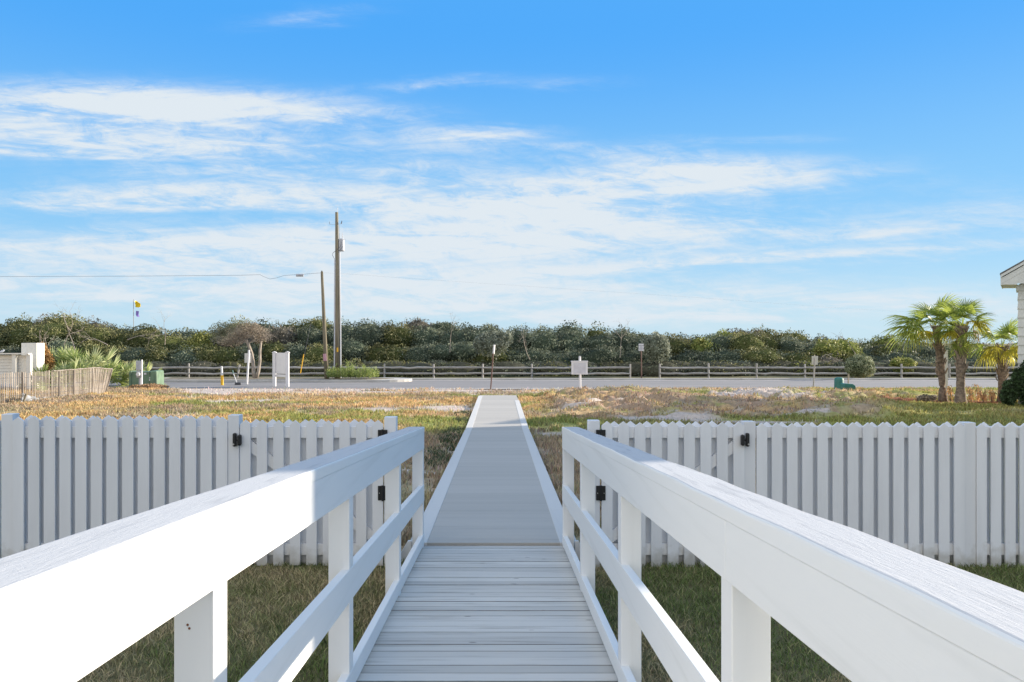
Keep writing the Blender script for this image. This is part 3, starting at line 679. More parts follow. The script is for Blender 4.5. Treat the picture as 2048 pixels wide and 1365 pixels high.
for row, (Yr, step, dropk) in enumerate(((60.5, 1.9, 0.0), (57.6, 1.9, 0.10), (55.0, 1.7, 0.42), (53.2, 1.6, 0.74))):
    xx = -41.0
    while xx < 44:
        xx += step * random.uniform(0.7, 1.2); Y_ = Yr + random.uniform(-0.7, 0.7); px = VX + xx * F / Y_
        if px < -120 or px > 2170: continue
        top = Z(lerp_tab(TOP, px) + random.uniform(-2, 5), Y_); base = G(Y_)
        hgt = top - base
        if row == 0: top += random.uniform(-0.08, 0.05)
        top = top - dropk * hgt + random.uniform(-0.25, 0.15)
        rx = random.uniform(1.15, 1.9); rz = random.uniform(0.95, 1.5) if row < 2 else random.uniform(0.8, 1.25)
        k = kind_at(px, random.random()); si += 1
        f = random.uniform(0.60, 1.0); c0 = tuple(v * f for v in k[0]); c1 = tuple(v * f * 1.2 for v in k[1])
        cen = (xx, Y_, top - rz)
        vis = (2600, 2300, 2000, 1700)[row]
        parts.append(leaf_cloud(int(vis * 1.25), cen, (rx, rx * 0.95, rz), 0.070, c0, c1, 0.45, si, 0.28, 3.0, jit=0.18))
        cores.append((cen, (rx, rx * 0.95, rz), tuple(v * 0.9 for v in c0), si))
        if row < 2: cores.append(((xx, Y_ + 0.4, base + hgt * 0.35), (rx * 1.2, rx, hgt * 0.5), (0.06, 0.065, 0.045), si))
        if row == 3:
            parts.append(leaf_cloud(900, (xx, Y_ - 0.3, base + 0.35), (rx * 1.1, 1.0, 0.6), 0.075, c0, c1, 0.4, si + 400, 0.4, 2.3))
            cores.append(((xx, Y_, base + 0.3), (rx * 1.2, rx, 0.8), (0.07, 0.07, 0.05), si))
thk = quads('thicket', parts, LEAF); tag(thk, 'dense wall of wind clipped coastal scrub beyond the split rail fence', 'thicket', kind='stuff')
ci = core_mesh(cores, COREM, 'thicket_interior'); ci.parent = thk; ci['kind'] = 'stuff'
# bare branches that show in front of the thicket
def twigs(b, root, dirv, ln, depth, rad, spread=0.6):
    root = Vector(root); d = Vector(dirv).normalized(); pts = [root]; p = root.copy(); dd = d.copy()
    for i in range(3):
        dd = (dd + Vector((random.gauss(0, .18), random.gauss(0, .18), random.gauss(0, .15)))).normalized(); p = p + dd * ln / 3; pts.append(p.copy())
    b.tube(pts, [rad, rad * .85, rad * .7, rad * .5], 5)
    if depth > 0:
        for k in range(random.choice((2, 3))):
            nd = (dd + Vector((random.gauss(0, spread), random.gauss(0, spread) * .6, random.gauss(0, spread)))).normalized()
            twigs(b, pts[random.choice((2, 3))], nd, ln * random.uniform(.5, .75), depth - 1, rad * .5, spread)
b = MB()
for (px, py, Y_, dx, dz, ln) in ((150, 700, 52.0, -.3, 1, 1.6), (128, 690, 52.0, .6, .6, 1.5), (215, 690, 52.2, -1, .3, 1.3), (255, 680, 52.4, .8, .5, 1.2), (900, 705, 51.8, .3, 1, 1.4), (330, 690, 52.2, .5, .8, 1.2), (1715, 715, 51.8, -.5, 1, 1.2), (1240, 715, 51.9, .2, 1, 1.2), (1060, 720, 51.9, -.4, 1, 1.1)):
    twigs(b, P(px, py, Y_), (dx, -0.1, dz), ln, 3, 0.03)
o = b.build('bare_branches', BARK, thk); o['kind'] = 'stuff'

def bush(name, label, cat, px, pytop, pybot, wpx, Y_, c0, c1, n, size, parent_kind=None, cen_c=None, group=None, parts_=None, rough=0.35):
    zt, zb = Z(pytop, Y_), max(Z(pybot, Y_), height(np.array([X(px, Y_)]), np.array([Y_]))[0] - 0.05); rx = wpx / 2 * Y_ / F; rz = (zt - zb) / 2
    t = thing(name, (X(px, Y_), Y_, zb), label, cat, group)
    cen = (X(px, Y_), Y_, zb + rz)
    if rough < 0.3:
        lobes = [(cen, (rx, rx * .9, rz), 1.0)]
    else:
        q = random.Random(int(px)); lobes = [((cen[0], cen[1], cen[2] - rz * .15), (rx * .72, rx * .7, rz * .85), .4)]
        for k in range(5):
            u = (k + .5) / 5 * 2 - 1; lobes.append(((cen[0] + u * rx * .72, cen[1] + q.uniform(-.3, .3) * rx, zb + rz * q.uniform(.7, 1.25) * (1.15 - .25 * abs(u))), (rx * q.uniform(.30, .46), rx * .4, rz * q.uniform(.42, .62)), .14))
    quads('foliage', [leaf_cloud(int(n * w_), c_, r_, size, c0, c1, rough, int(px) + k, 0.35, 2.6) for k, (c_, r_, w_) in enumerate(lobes)], LEAF, t)
    core_mesh([(c_, tuple(v * .82 for v in r_), tuple(np.array(c0) * .9), int(px) + k) for k, (c_, r_, w_) in enumerate(lobes)], COREM, 'leaf_core', t)  # added filler blobs within the leaves, blocking the sky behind
    return t
bush('shrub', 'bright lime green shrub in the scrub left of the wind bent tree', 'shrub', 400, 656, 735, 86, 56.2, (0.14, 0.16, 0.045), (0.35, 0.34, 0.10), 3400, 0.08)
bush('shrub', 'bright lime green shrub in the scrub behind the sign with its back turned', 'shrub', 1655, 666, 740, 90, 56.0, (0.13, 0.16, 0.045), (0.33, 0.33, 0.10), 2400, 0.08)
bush('shrub', 'small yellow green shrub on the scrub top behind the right split rail run', 'shrub', 1402, 664, 740, 60, 56.3, (0.13, 0.16, 0.045), (0.34, 0.34, 0.10), 1500, 0.08)
bush('shrub', 'pale silver leaved shrub standing behind the parking sign', 'shrub', 1312, 655, 728, 72, 52.3, (0.16, 0.18, 0.13), (0.31, 0.33, 0.25), 3200, 0.075)
bush('shrub', 'pale silver leaved shrub in the scrub behind the thin leaning signpost', 'shrub', 985, 648, 715, 90, 52.5, (0.14, 0.16, 0.12), (0.28, 0.30, 0.23), 3200, 0.075)
bush('shrub', 'low yellow flecked shrub behind the rails left of the palms', 'shrub', 1806, 708, 750, 62, 51.6, (0.15, 0.19, 0.05), (0.40, 0.38, 0.12), 2400, 0.07)
bush('shrub', 'rounded clipped grey green shrub beside the kerb above the green pedestals', 'shrub', 1719, 710, 757, 58, 47.6, (0.11, 0.14, 0.07), (0.34, 0.36, 0.22), 5200, 0.055, rough=0.22)
bush('shrub', 'orange brown leaved shrub right behind the white pillar', 'shrub', 88, 679, 775, 50, 37.0, (0.24, 0.13, 0.04), (0.50, 0.30, 0.12), 3800, 0.05, rough=0.3)
bush('shrub', 'dark green cedar shrub at the right frame edge by the house', 'shrub', 2056, 712, 812, 56, 25.0, (0.03, 0.05, 0.022), (0.06, 0.11, 0.04), 16000, 0.035, rough=0.35)
bush('shrub', 'dark green juniper shrub low in front of the house corner', 'shrub', 2018, 752, 812, 34, 25.1, (0.035, 0.055, 0.025), (0.07, 0.12, 0.05), 4200, 0.04, rough=0.4)
bush('weed_patch', 'low tangle of dry brown weeds before the green transformer', 'weeds', 297, 767, 782, 70, 36.5, (0.25, 0.15, 0.07), (0.48, 0.33, 0.20), 2600, 0.05, rough=0.4)
bush('weed_patch', 'grey dead grass clump at the foot of the leftmost palm', 'weeds', 1852, 788, 806, 44, 27.4, (0.18, 0.15, 0.10), (0.36, 0.31, 0.24), 1600, 0.04, rough=0.4)

# branches over the orange bush
b = MB(); 
for q in range(5): twigs(b, P(80 + q * 4, 690, 37.0), (random.uniform(-.4, .5), 0, 1), 0.45, 2, 0.012)
t = thing('dead_shrub', P(88, 700, 37.0), 'pale leafless twigs sticking up above the orange brown shrub', 'dead shrub'); b.build('twig', BARK, t)

# twin trunk wind bent tree
tr = thing('windswept_tree', P(510, 757, 45.2), 'twin trunked wind bent tree with a half bare brown crown beside the road', 'tree')
Y_ = 45.2
MB().tube([P(510, 758, Y_), P(507, 745, Y_), P(506, 726, Y_), P(503, 707, Y_), P(497, 690, Y_), P(490, 678, Y_)], [0.12, .10, .095, .09, .085, .07], 10).build('trunk', BARK, tr, smooth=True)
MB().tube([P(512, 758, Y_), P(517, 743, Y_), P(520, 722, Y_), P(520, 700, Y_), P(522, 685, Y_), P(527, 668, Y_)], [0.11, .09, .075, .07, .06, .04], 10).build('trunk', BARK, tr, smooth=True)
b = MB()
for q in range(26):
    st = random.choice((P(490, 678, Y_), P(495, 686, Y_), P(522, 684, Y_), P(524, 676, Y_)))
    twigs(b, st, (random.uniform(-1.0, .7), random.uniform(-.5, .5), random.uniform(.1, .9)), random.uniform(.35, .6), 3, 0.025, .6)
b.build('limbs', BARK, tr)
pc = []
for (px, py, w, h_, kk, n) in ((500, 658, 56, 30, 0, 2600), (482, 668, 50, 24, 0, 1700), (462, 682, 50, 22, 0, 1500), (521, 671, 30, 32, 0, 1400), (446, 664, 56, 46, 1, 3000), (480, 652, 50, 22, 1, 1400)):
    c0, c1 = (((0.18, 0.15, 0.11), (0.38, 0.31, 0.23)), ((0.09, 0.10, 0.06), (0.22, 0.22, 0.14)))[kk]
    pc.append(leaf_cloud(n, P(px, py, Y_ + kk * .8), (w / 2 * Y_ / F, 0.8, h_ / 2 * Y_ / F), 0.035, c0, c1, .35, px, .9, 2.2))
quads('crown', pc, LEAF, tr)

# ------------------------------------------------------------------ fan leaved plants
def fan_mesh(L, nl, spread, droop, c0, c1, wid=0.032, petiole=0.6, seed=0, fold=0.25):
    """one fan frond: petiole from the origin along +X, leaflets radiating beyond it"""
    r = np.random.default_rng(seed); vs, fs, cs = [], [], []
    def stripq(pts, ws, nrm, c):
        b0 = len(vs)
        for p, w in zip(pts, ws):
            vs.append(p - nrm * w); vs.append(p + nrm * w); cs.append(c); cs.append(c)
        for i in range(len(pts) - 1): fs.append((b0 + 2 * i, b0 + 2 * i + 1, b0 + 2 * i + 3, b0 + 2 * i + 2))
    mid = np.array(c0) * .5 + np.array(c1) * .5
    pe = [np.array([petiole * t, 0, -0.10 * petiole * t * t]) for t in (0, .33, .66, 1)]
    stripq(pe, [.018, .014, .012, .010], np.array([0, 1.0, 0]), mid)
    tip = pe[-1]
    for i in range(nl):
        a = (i / (nl - 1) - .5) * spread; l = L * (1 - .28 * abs(a / (spread / 2)) ** 2) * r.uniform(.88, 1.06)
        d = np.array([math.cos(a), math.sin(a), 0.12 * (1 if i % 2 else -1) * fold]); pr = np.array([-math.sin(a), math.cos(a), 0.5 * (1 if i % 2 else -1)])
        pr /= np.linalg.norm(pr); dr = droop * r.uniform(.7, 1.4); pts = []
        for t in (0.02, .35, .65, .85, 1.0): pts.append(tip + d * l * t * (1 - .18 * dr * t * t) + np.array([0, 0, -dr * l * t ** 2.6 - .08 * l * t * abs(a)]))
        t_ = r.uniform(0, 1); c = np.array(c0) * (1 - t_) + np.array(c1) * t_
        stripq(pts, [wid * .25, wid, wid * .8, wid * .45, wid * .06], pr, c)
    return np.array(vs), np.array(fs), np.array(cs)
def frond_obj(name, fm, parent, loc, yaw, pitch, roll, scale=1.0):
    o = fm.copy() if fm.name in bpy.data.objects and fm.users_collection else fm
    return o
def make_frond_protos(prefix, n, **kw):
    out = []
    for i in range(n):
        v, f, c = fan_mesh(seed=i * 7 + 1, **kw)
        me_o = np_mesh(prefix, v, f, PALMLEAF, c); out.append(me_o.data); bpy.data.objects.remove(me_o)
    return out
def place_frond(me, name, parent, loc, yaw, pitch, roll, s):
    o = bpy.data.objects.new(name, me); col.objects.link(o); o.parent = parent
    o.matrix_local = Matrix.Translation(loc) @ Matrix.Rotation(yaw, 4, 'Z') @ Matrix.Rotation(-pitch, 4, 'Y') @ Matrix.Rotation(roll, 4, 'X') @ Matrix.Diagonal((s, s, s, 1))
    return o
GREENF = make_frond_protos('frond', 4, L=0.72, nl=34, spread=3.6, droop=0.40, c0=(0.18, 0.25, 0.05), c1=(0.42, 0.48, 0.10), wid=0.017, petiole=0.60)
YELF = make_frond_protos('frond', 3, L=0.68, nl=30, spread=3.4, droop=0.65, c0=(0.40, 0.38, 0.04), c1=(0.62, 0.55, 0.10), wid=0.020, petiole=0.5)
DEADF = make_frond_protos('dead_frond', 2, L=0.55, nl=20, spread=2.4, droop=1.1, c0=(0.30, 0.20, 0.10), c1=(0.46, 0.34, 0.18), wid=0.016, petiole=0.4)
PG = 'cabbage palms in the mulch bed by the house'
def palm(px_base, py_base, px_top, py_top, Y_, r0, specs, label, lean=0.0):
    base = P(px_base, py_base, Y_); base.z = height(np.array([base.x]), np.array([base.y]))[0] - 0.05; top = P(px_top, py_top, Y_)
    t = thing('palm_tree', base, label, 'palm tree', PG); ln = top - base
    n = 22; pts = []; rad = []
    for i in range(n + 1):
        u = i / n; pts.append(base + ln * u + Vector((math.sin(u * 3) * lean, 0, 0))); rad.append(r0 * (1.25 - .45 * min(1, u * 5)) * random.uniform(.94, 1.06) * (1 + .12 * (u > .45)))
    MB().tube(pts, rad, 14).build('trunk', PALMTR, t, smooth=True)
    bt = MB()
    for i in range(54):
        u = random.uniform(0.35, 1.0); a = i * 2.4; p0 = base + ln * u + Vector((math.sin(u * 3) * lean, 0, 0)); rr = r0 * .9
        d = Vector((math.cos(a), math.sin(a), 0)); p1 = p0 + d * rr * .85; p2 = p1 + d * .09 + Vector((0, 0, .17)) ; w = Vector((-d.y, d.x, 0))
        bt.hexa([p1 - w * .05, p1 + w * .05, p1 + w * .045 + d * .03, p1 - w * .045 + d * .03, p2 - w * .025, p2 + w * .025, p2 + w * .02 + d * .02, p2 - w * .02 + d * .02])
    bt.build('leaf_boots', BOOT, t)
    lc = top - base + Vector((math.sin(3) * lean, 0, 0))
    for (kind, yaw, pitch, s) in specs:
        me = random.choice({'g': GREENF, 'y': YELF, 'd': DEADF}[kind])
        place_frond(me, 'frond' if kind != 'd' else 'dead_frond', t, lc + Vector((0, 0, random.uniform(-.08, .12))), R(yaw), R(pitch), R(random.uniform(-30, 30)), s)
    return t
def crown_specs(n, seed, s=1.0, low=0, yel=0.2, dead=0.1):
    r = random.Random(seed); out = []
    for i in range(n):
        p = 70 - 105 * (i / n) + r.uniform(-8, 8); k = 'g'
        if p < 15 and r.random() < yel * 2: k = 'y'
        if p < -20 and r.random() < dead * 4: k = 'd'
        out.append((k, i * 137.5 + r.uniform(-15, 15), p, s * r.uniform(.85, 1.12)))
    return out
palm(1886, 803, 1871, 652, 27.6, .135, crown_specs(20, 4, .94, yel=.15) + [('g', 178, 0, 1.45), ('g', 185, 22, 1.35), ('g', 170, -14, 1.35), ('g', 196, 8, 1.3)], 'leftmost palm tree, its crown reaching furthest left', 0.05)
palm(1921, 808, 1925, 652, 26.5, .165, crown_specs(20, 9, .90, yel=.15) + [('g', 200, -70, .9), ('g', 250, -80, .9)], 'middle palm tree of the three, with the thickest grey scaly trunk', -0.02)
palm(2004, 803, 2004, 694, 27.4, .145, crown_specs(18, 15, .88, yel=.55), 'shortest palm tree, yellowing and closest to the house corner', 0.0)

# palmettos
SAWF = make_frond_protos('fan_leaf', 4, L=0.50, nl=18, spread=2.7, droop=0.02, c0=(0.22, 0.29, 0.11), c1=(0.68, 0.68, 0.38), wid=0.022, petiole=0.65, fold=.6)
SAWG = make_frond_protos('fan_leaf', 2, L=0.48, nl=18, spread=2.8, droop=0.04, c0=(0.12, 0.20, 0.06), c1=(0.42, 0.48, 0.16), wid=0.022, petiole=0.55, fold=.6)
def palmetto(px, pytop, Y_, n, s, label, seed):
    r = random.Random(seed); x0 = X(px, Y_); t = thing('palmetto', (x0, Y_, G(Y_) - .02), label, 'palmetto', 'palmettos behind the lath fence')
    hh = Z(pytop, Y_) - G(Y_); sc = hh / 1.28
    for i in range(int(n * .68)):
        p = r.uniform(25, 88) if i % 3 else r.uniform(0, 30)
        me = r.choice(SAWF + SAWG[:1]) if r.random() < .65 else r.choice(SAWG)
        place_frond(me, 'fan_leaf', t, Vector((r.uniform(-.3, .3), r.uniform(-.3, .3), r.uniform(0, .25) * hh)), R(r.uniform(0, 360)), R(p), R(r.uniform(-50, 50)), sc * s * r.uniform(.8, 1.2))
    return t
pm = [(112, 684, 38.5, 34, 'palmetto clump reaching tallest just right of the orange brown shrub'), (150, 690, 38.0, 34, 'broad pale palmetto clump above the middle of the lath fence'),
      (188, 695, 37.4, 30, 'palmetto clump with stiff spiky pale fans above the right part of the lath fence'), (135, 715, 35.0, 24, 'shorter green palmetto clump directly behind the middle of the lath fence'),
      (222, 714, 38.2, 28, 'dark green palmetto clump at the right end of the lath fence'), (246, 710, 38.8, 30, 'bright green palmetto clump left of the meter box'),
      (262, 722, 39.6, 20, 'small palmetto clump behind the meter box'), (292, 718, 40.0, 24, 'palmetto clump rising behind the green transformer'), (90, 716, 36.2, 20, 'low palmetto clump beside the white pillar foot')]
for i, (px, pt, Y_, n, lab) in enumerate(pm): palmetto(px, pt, Y_, n, 1.0, lab, 50 + i)

# oleander
ol = thing('oleander_bush', P(702, 757, 44.3), 'spiky bright green oleander bush at the foot of the tall pole', 'bush')
pc = []; rr = np.random.default_rng(5); vs = []; cs = []
for i in range(210):
    px = rr.uniform(657, 752); h_ = (758 - rr.uniform(727, 742) + (16 if 700 < px < 712 and rr.uniform() < .4 else 0)) * 44.3 / F * rr.uniform(.45, 1)
    b0 = np.array([X(px, 44.3), 44.3 + rr.uniform(-.7, .7), G(44) + .15]); ld = np.array([rr.normal() * .16, rr.normal() * .16, 1.0])
    for j in range(20):
        u = rr.uniform(.2, 1); p = b0 + ld * h_ * u; a = rr.uniform(0, 6.28); d = np.array([math.cos(a) * .8, math.sin(a) * .8, rr.uniform(.3, 1.2)]); d /= np.linalg.norm(d)
        w = np.cross(d, rr.normal(size=3)); w /= np.linalg.norm(w); l = rr.uniform(.10, .17)
        l *= 1.25; vs += [p, p + d * l * .5 + w * .014, p + d * l, p + d * l * .5 - w * .014]; q = rr.uniform(); c = np.array((.12, .19, .04)) * (1 - q) + np.array((.42, .46, .16)) * q; cs += [c] * 4
np_mesh('foliage', np.array(vs), np.arange(len(vs)).reshape(-1, 4), PALMLEAF, np.array(cs), ol)
b = MB()
for i in range(16): q = P(664 + i * 5.3, 757, 44.3); b.tube([q, q + Vector((random.uniform(-.1, .1), 0, .45))], .015, 5)
b.build('stems', BARK, ol)

# dead corn like stalks by the palms
for i, (px, py, hp, lab) in enumerate(((1901, 806, 34, 'withered rust brown plant between the two tallest palms'), (1942, 803, 32, 'withered brown stalk plant just right of the middle palm'),
                                       (1958, 802, 34, 'tallest withered tan plant in the gap between middle and right palms'), (1966, 806, 24, 'low withered orange plant in the gap between middle and right palms'),
                                       (1984, 800, 26, 'bushy withered plant left of the shortest palm trunk'), (2012, 804, 30, 'withered orange plant right of the shortest palm trunk'))):
    Y_ = 27.2 + .2 * (i % 3); r = np.random.default_rng(90 + i); h_ = hp * Y_ / F; base = np.array([X(px, Y_), Y_, G(Y_)]); vs = []; cs = []
    t = thing('withered_plant', base, lab, 'dead plant', 'withered plants around the palms')
    st = MB(); nst = 5
    for k in range(nst):
        e = base + np.array([r.uniform(-.10, .10), r.uniform(-.1, .1), h_ * r.uniform(.7, 1)]); st.tube([base + np.array([r.uniform(-.04, .04), 0, 0]), (base + e) / 2 + r.normal(size=3) * .01, e], [.010, .008, .004], 5)
        for j in range(13):
            u = r.uniform(.15, 1); p = base * (1 - u) + e * u; a = r.uniform(0, 6.28); d = np.array([math.cos(a), math.sin(a), .4]) * r.uniform(.05, .13); w = np.array([-math.sin(a), math.cos(a), 0]) * .014
            q1 = p + d; q2 = p + d * 1.5 + np.array([0, 0, -r.uniform(.10, .2)]); c = np.array((.42, .22, .10)) * (1 - u) + np.array((.62, .42, .22)) * r.uniform(.5, 1)
            vs += [p - w * .5, p + w * .5, q1 + w, q1 - w, q1 - w, q1 + w, q2 + w * .2, q2 - w * .2]; cs += [c] * 8
    st.build('stalks', BOOT, t)
    np_mesh('leaves', np.array(vs), np.arange(len(vs)).reshape(-1, 4), PALMLEAF, np.array(cs), t)

# ------------------------------------------------------------------ split rail fence
def gz1(x, y): return float(height(np.array([float(x)]), np.array([float(y)]))[0])
SY = 50.0
def split_run(posts, label, lean=None):
    t = thing('split_rail_fence', (X(sum(posts) / len(posts), SY), SY, G(SY)), label, 'rail fence', 'split rail fence runs beyond the road')
    for i, px in enumerate(posts):
        x = X(px, SY); z0 = G(SY) - .05; z1 = Z(728, SY) + random.uniform(-.03, .03); b = MB(); dx = .16 if (lean and px in lean) else random.uniform(-.015, .015)
        b.tube([(x, SY, z0), (x + dx, SY, z1 - .03), (x + dx, SY, z1)], [.062, .058, .04], 10); b.build('post', WOODGREY, t)
    for i in range(len(posts) - 1):
        for py in (735.8, 747.6):
            a = X(posts[i], SY) ; c_ = X(posts[i + 1], SY); z = Z(py, SY); s = MB(); n = 7; j = [random.uniform(-.018, .018) for _ in range(n)]
            s.tube([(a + (c_ - a) * k / (n - 1), SY + .05 * (1 if i % 2 else -1) * (1 if k in (0, n - 1) else .5), z + j[k] - .03 * math.sin(math.pi * k / (n - 1)) * random.uniform(-.5, 1)) for k in range(n)], [.05] + [.066] * (n - 2) + [.05], 7)
            s.build('rail', WOODGREY, t)
split_run([184, 281, 377.5, 474, 573, 670, 769, 867.5, 965.5, 1063.5, 1161, 1260], 'long grey split rail fence run left of the parking sign gap', lean=(474,))
split_run([1319.5, 1417.5, 1513.5, 1610, 1706, 1803, 1899, 1994, 2090], 'grey split rail fence run right of the parking sign gap')

# ------------------------------------------------------------------ poles and cables
PY_ = 45.0
tp = thing('utility_pole', P(674.5, 757, PY_), 'tall timber utility pole with conduits and a grey transformer can near its top', 'utility pole')
MB().tube([P(675.5, 760, PY_), P(675, 640, PY_), P(673.5, 425, PY_)], [.165, .14, .085], 18).build('pole', POLE, tp, smooth=True)
MB().tube([P(669.0, 756, PY_ - .06), P(669.4, 640, PY_ - .06), P(670, 518, PY_ - .05)], .045, 10).build('conduit', PVC, tp)
MB().tube([P(681.5, 756, PY_ - .06), P(681.0, 640, PY_ - .06), P(679.5, 503, PY_ - .05)], .035, 10).build('conduit', PVC, tp)
MB().tube([P(678, 450, PY_ - .05), P(679, 478, PY_ - .05)], .008, 6).build('ground_wire', CABLE, tp)
c = P(683.2, 0, PY_); b = MB(); za, zb = Z(503, PY_), Z(478, PY_)
b.lathe([(.12, za), (.165, za + .03), (.165, zb - .04), (.13, zb)], c.x, PY_, 20); can = b.build('transformer_can', METER, tp, smooth=False)
MB().tube([P(685, 478, PY_), P(685, 466, PY_)], [.03, .012], 8).build('bushing', PVC, can)
MB().tube([P(686, 480, PY_ - .1), P(691, 479, PY_ - .1)], .012, 6).build('bushing', PVC, can)
MB().tube([P(683, 485, PY_ - .18), P(680, 494, PY_ - .2), P(672, 501, PY_ - .18), P(665.5, 507, PY_), P(664.8, 511, PY_), P(669, 518, PY_)], .012, 6).build('lead_wire', CABLE, tp)
MB().tube([P(686, 493, PY_ - .18), P(680, 500, PY_ - .2), P(676, 504, PY_ - .18)], .012, 6).build('lead_wire', CABLE, tp)
MB().tube([P(684, 442, PY_), P(682.5, 448, PY_)], [.02, .03], 8).build('insulator', CABLE, tp)
MB().tube([P(676, 448, PY_), P(683, 448.5, PY_)], .010, 6).build('insulator_arm', PVC, tp)
MB().tube([P(659, 444, PY_), P(659.5, 449, PY_)], .012, 8).build('insulator', CABLE, tp)
MB().tube([P(672, 449, PY_), P(659.5, 449.5, PY_)], .008, 6).build('insulator_arm', PVC, tp)
MB().tube([P(674.8, 425.5, PY_), P(675.2, 415, PY_)], .012, 6).build('top_pin', PVC, tp)
q = P(674.8, 700, PY_ - .17); MB().box(q.x - .035, q.x + .035, q.y - .01, q.y + .01, q.z - .12, q.z + .12).build('pole_tag', YEL, tp)
sp = thing('utility_pole', P(653, 757, 44.4), 'shorter leaning grey timber pole left of the tall one, faded pink tag low down', 'utility pole')
MB().tube([P(653.5, 760, 44.4), P(648, 640, 44.4), P(643.8, 545, 44.4), P(643.6, 542, 44.4)], [.125, .10, .07, .045], 14).build('pole', POLE, sp, smooth=True)
PINK = mat('faded pink tag', (0.45, 0.25, 0.30), 0.7)
MB().tube([P(651.3, 722, 44.4), P(650.4, 708, 44.4)], .125, 14).build('tag_wrap', PINK, sp)
gw = thing('guy_wire', P(603, 735, 47.5), 'thin slanting guy wire with a yellow lower guard left of the poles', 'guy wire')
MB().tube([P(595.5, 775, 47.5), P(622, 646, 47.5)], .010, 6).build('strand', CABLE, gw)
MB().tube([P(601, 747, 47.4), P(607.5, 709, 47.4)], .026, 8).build('guard', YEL, gw)
def cable(pts, label, rad=.012):
    b = MB(); b.tube(pts, rad, 6, cap=False); return tag(b.build('overhead_cable', CABLE), label, 'cable')
w1 = [Vector((X(-900, 44.6), 52.0, Z(556, 46)))] + [P(a, c_, 44.6) for a, c_ in ((-200, 554.5), (0, 553.6), (260, 552.8), (480, 551), (520, 549.8), (545, 558), (575, 550), (592, 549.8), (607, 549), (643.5, 546))]
cable([w1[0], w1[1], w1[2], w1[3], w1[4], w1[5], P(528, 554, 44.6), P(540, 558.5, 44.6), P(552, 556.5, 44.6), P(568, 551.5, 44.6), w1[8], w1[9], w1[10]], 'thin overhead cable running left from the short leaning pole', .008)
bx = MB().tube([P(592.5, 551, 44.55), P(607, 551, 44.55)], .078, 10).build('splice_case', METER)
tag(bx, 'small dark splice case hanging on the overhead cable left of the short pole', 'cable case')
cable([P(645, 546, 44.5), P(690, 548, 46), P(800, 556, 48), P(1100, 576, 55), P(1400, 596, 62), P(1700, 618, 72), P(2300, 650, 90)], 'faint thin overhead cable sagging away to the right above the scrub', .0025)

# ------------------------------------------------------------------ flags beyond the scrub
fp = thing('flagpole', P(267, 690, 74), 'distant thin flagpole above the scrub flying a yellow and a purple flag', 'flagpole')
MB().tube([P(267.5, 700, 74), P(267, 599, 74)], [.035, .025], 8).build('pole', WOODGREY, fp)
def flag(pts, m, Yf):
    v = []; n = len(pts)
    b = MB(); pl = [P(a, c_, Yf + .12 * math.sin(a * .7 + c_ * .3)) for a, c_ in pts]; bk = [q + Vector((0, .015, 0)) for q in pl]
    b.add(pl + bk, [tuple(range(n)), tuple(range(2 * n - 1, n - 1, -1))] + [(i, i + n, (i + 1) % n + n, (i + 1) % n) for i in range(n)]); b.build('flag', m, fp)
flag([(269.5, 602), (273, 602.5), (277, 605.5), (281, 608), (281, 614), (277, 615.5), (271, 615)], YFLAG, 74)
flag([(272, 622), (278, 623), (277, 629), (279, 634), (274, 634), (271.5, 630)], PFLAG, 74)

# ------------------------------------------------------------------ roadside signs and posts
def gpost(px, py):
    """distance of the ground seen at this height in the picture"""
    lo, hi = 7.0, 60.0
    for _ in range(40):
        m_ = (lo + hi) / 2
        if VY + (EYE - G(m_)) * F / m_ > py: lo = m_
        else: hi = m_
    return lo
def bx(px0, px1, py0, py1, Y_, d, name, m, parent, bevel=0.0):
    a, c_ = P(px0, py1, Y_), P(px1, py0, Y_)
    return MB().box(a.x, c_.x, Y_, Y_ + d, a.z, c_.z).build(name, m, parent, bevel=bevel)
# notice board
Y_ = 38.0
kb = thing('notice_board', P(561, 775, Y_), 'blank white notice board on two capped posts at the roadside', 'notice board')
for (a, c_, yb_, yy) in ((544.8, 551, 773, 38.6), (571.0, 577.2, 777, 38.0)):
    MB().box(X(a, yy), X(c_, yy), yy, yy + .14, Z(yb_, yy) - .1, Z(706, yy)).build('post', SIGNW, kb, bevel=.004)
    MB().prism([(X(a - 1, yy), Z(706, yy)), (X(c_ + 1, yy), Z(706, yy)), (X(c_ + 1, yy), Z(705, yy)), (X((a + c_) / 2, yy), Z(703.2, yy)), (X(a - 1, yy), Z(705, yy))], yy - .02, yy + .16).build('post_cap', SIGNW, kb)
a0, a1 = P(551, 748, 38.65), P(571, 748, 38.1); zt = Z(706, 38.3); zb = Z(748, 38.3)
MB().hexa([(a0.x, a0.y, zb), (a1.x, a1.y, zb), (a1.x, a1.y + .05, zb), (a0.x, a0.y + .05, zb), (a0.x, a0.y, zt), (a1.x, a1.y, zt), (a1.x, a1.y + .05, zt), (a0.x, a0.y + .05, zt)]).build('panel', SIGNW, kb, bevel=.004)
MB().hexa([(a0.x, a0.y + .02, Z(754.5, 38.3)), (a1.x, a1.y + .02, Z(754.5, 38.3)), (a1.x, a1.y + .06, Z(754.5, 38.3)), (a0.x, a0.y + .06, Z(754.5, 38.3)), (a0.x, a0.y + .02, Z(749.5, 38.3)), (a1.x, a1.y + .02, Z(749.5, 38.3)), (a1.x, a1.y + .06, Z(749.5, 38.3)), (a0.x, a0.y + .06, Z(749.5, 38.3))]).build('lower_rail', SIGNW, kb)
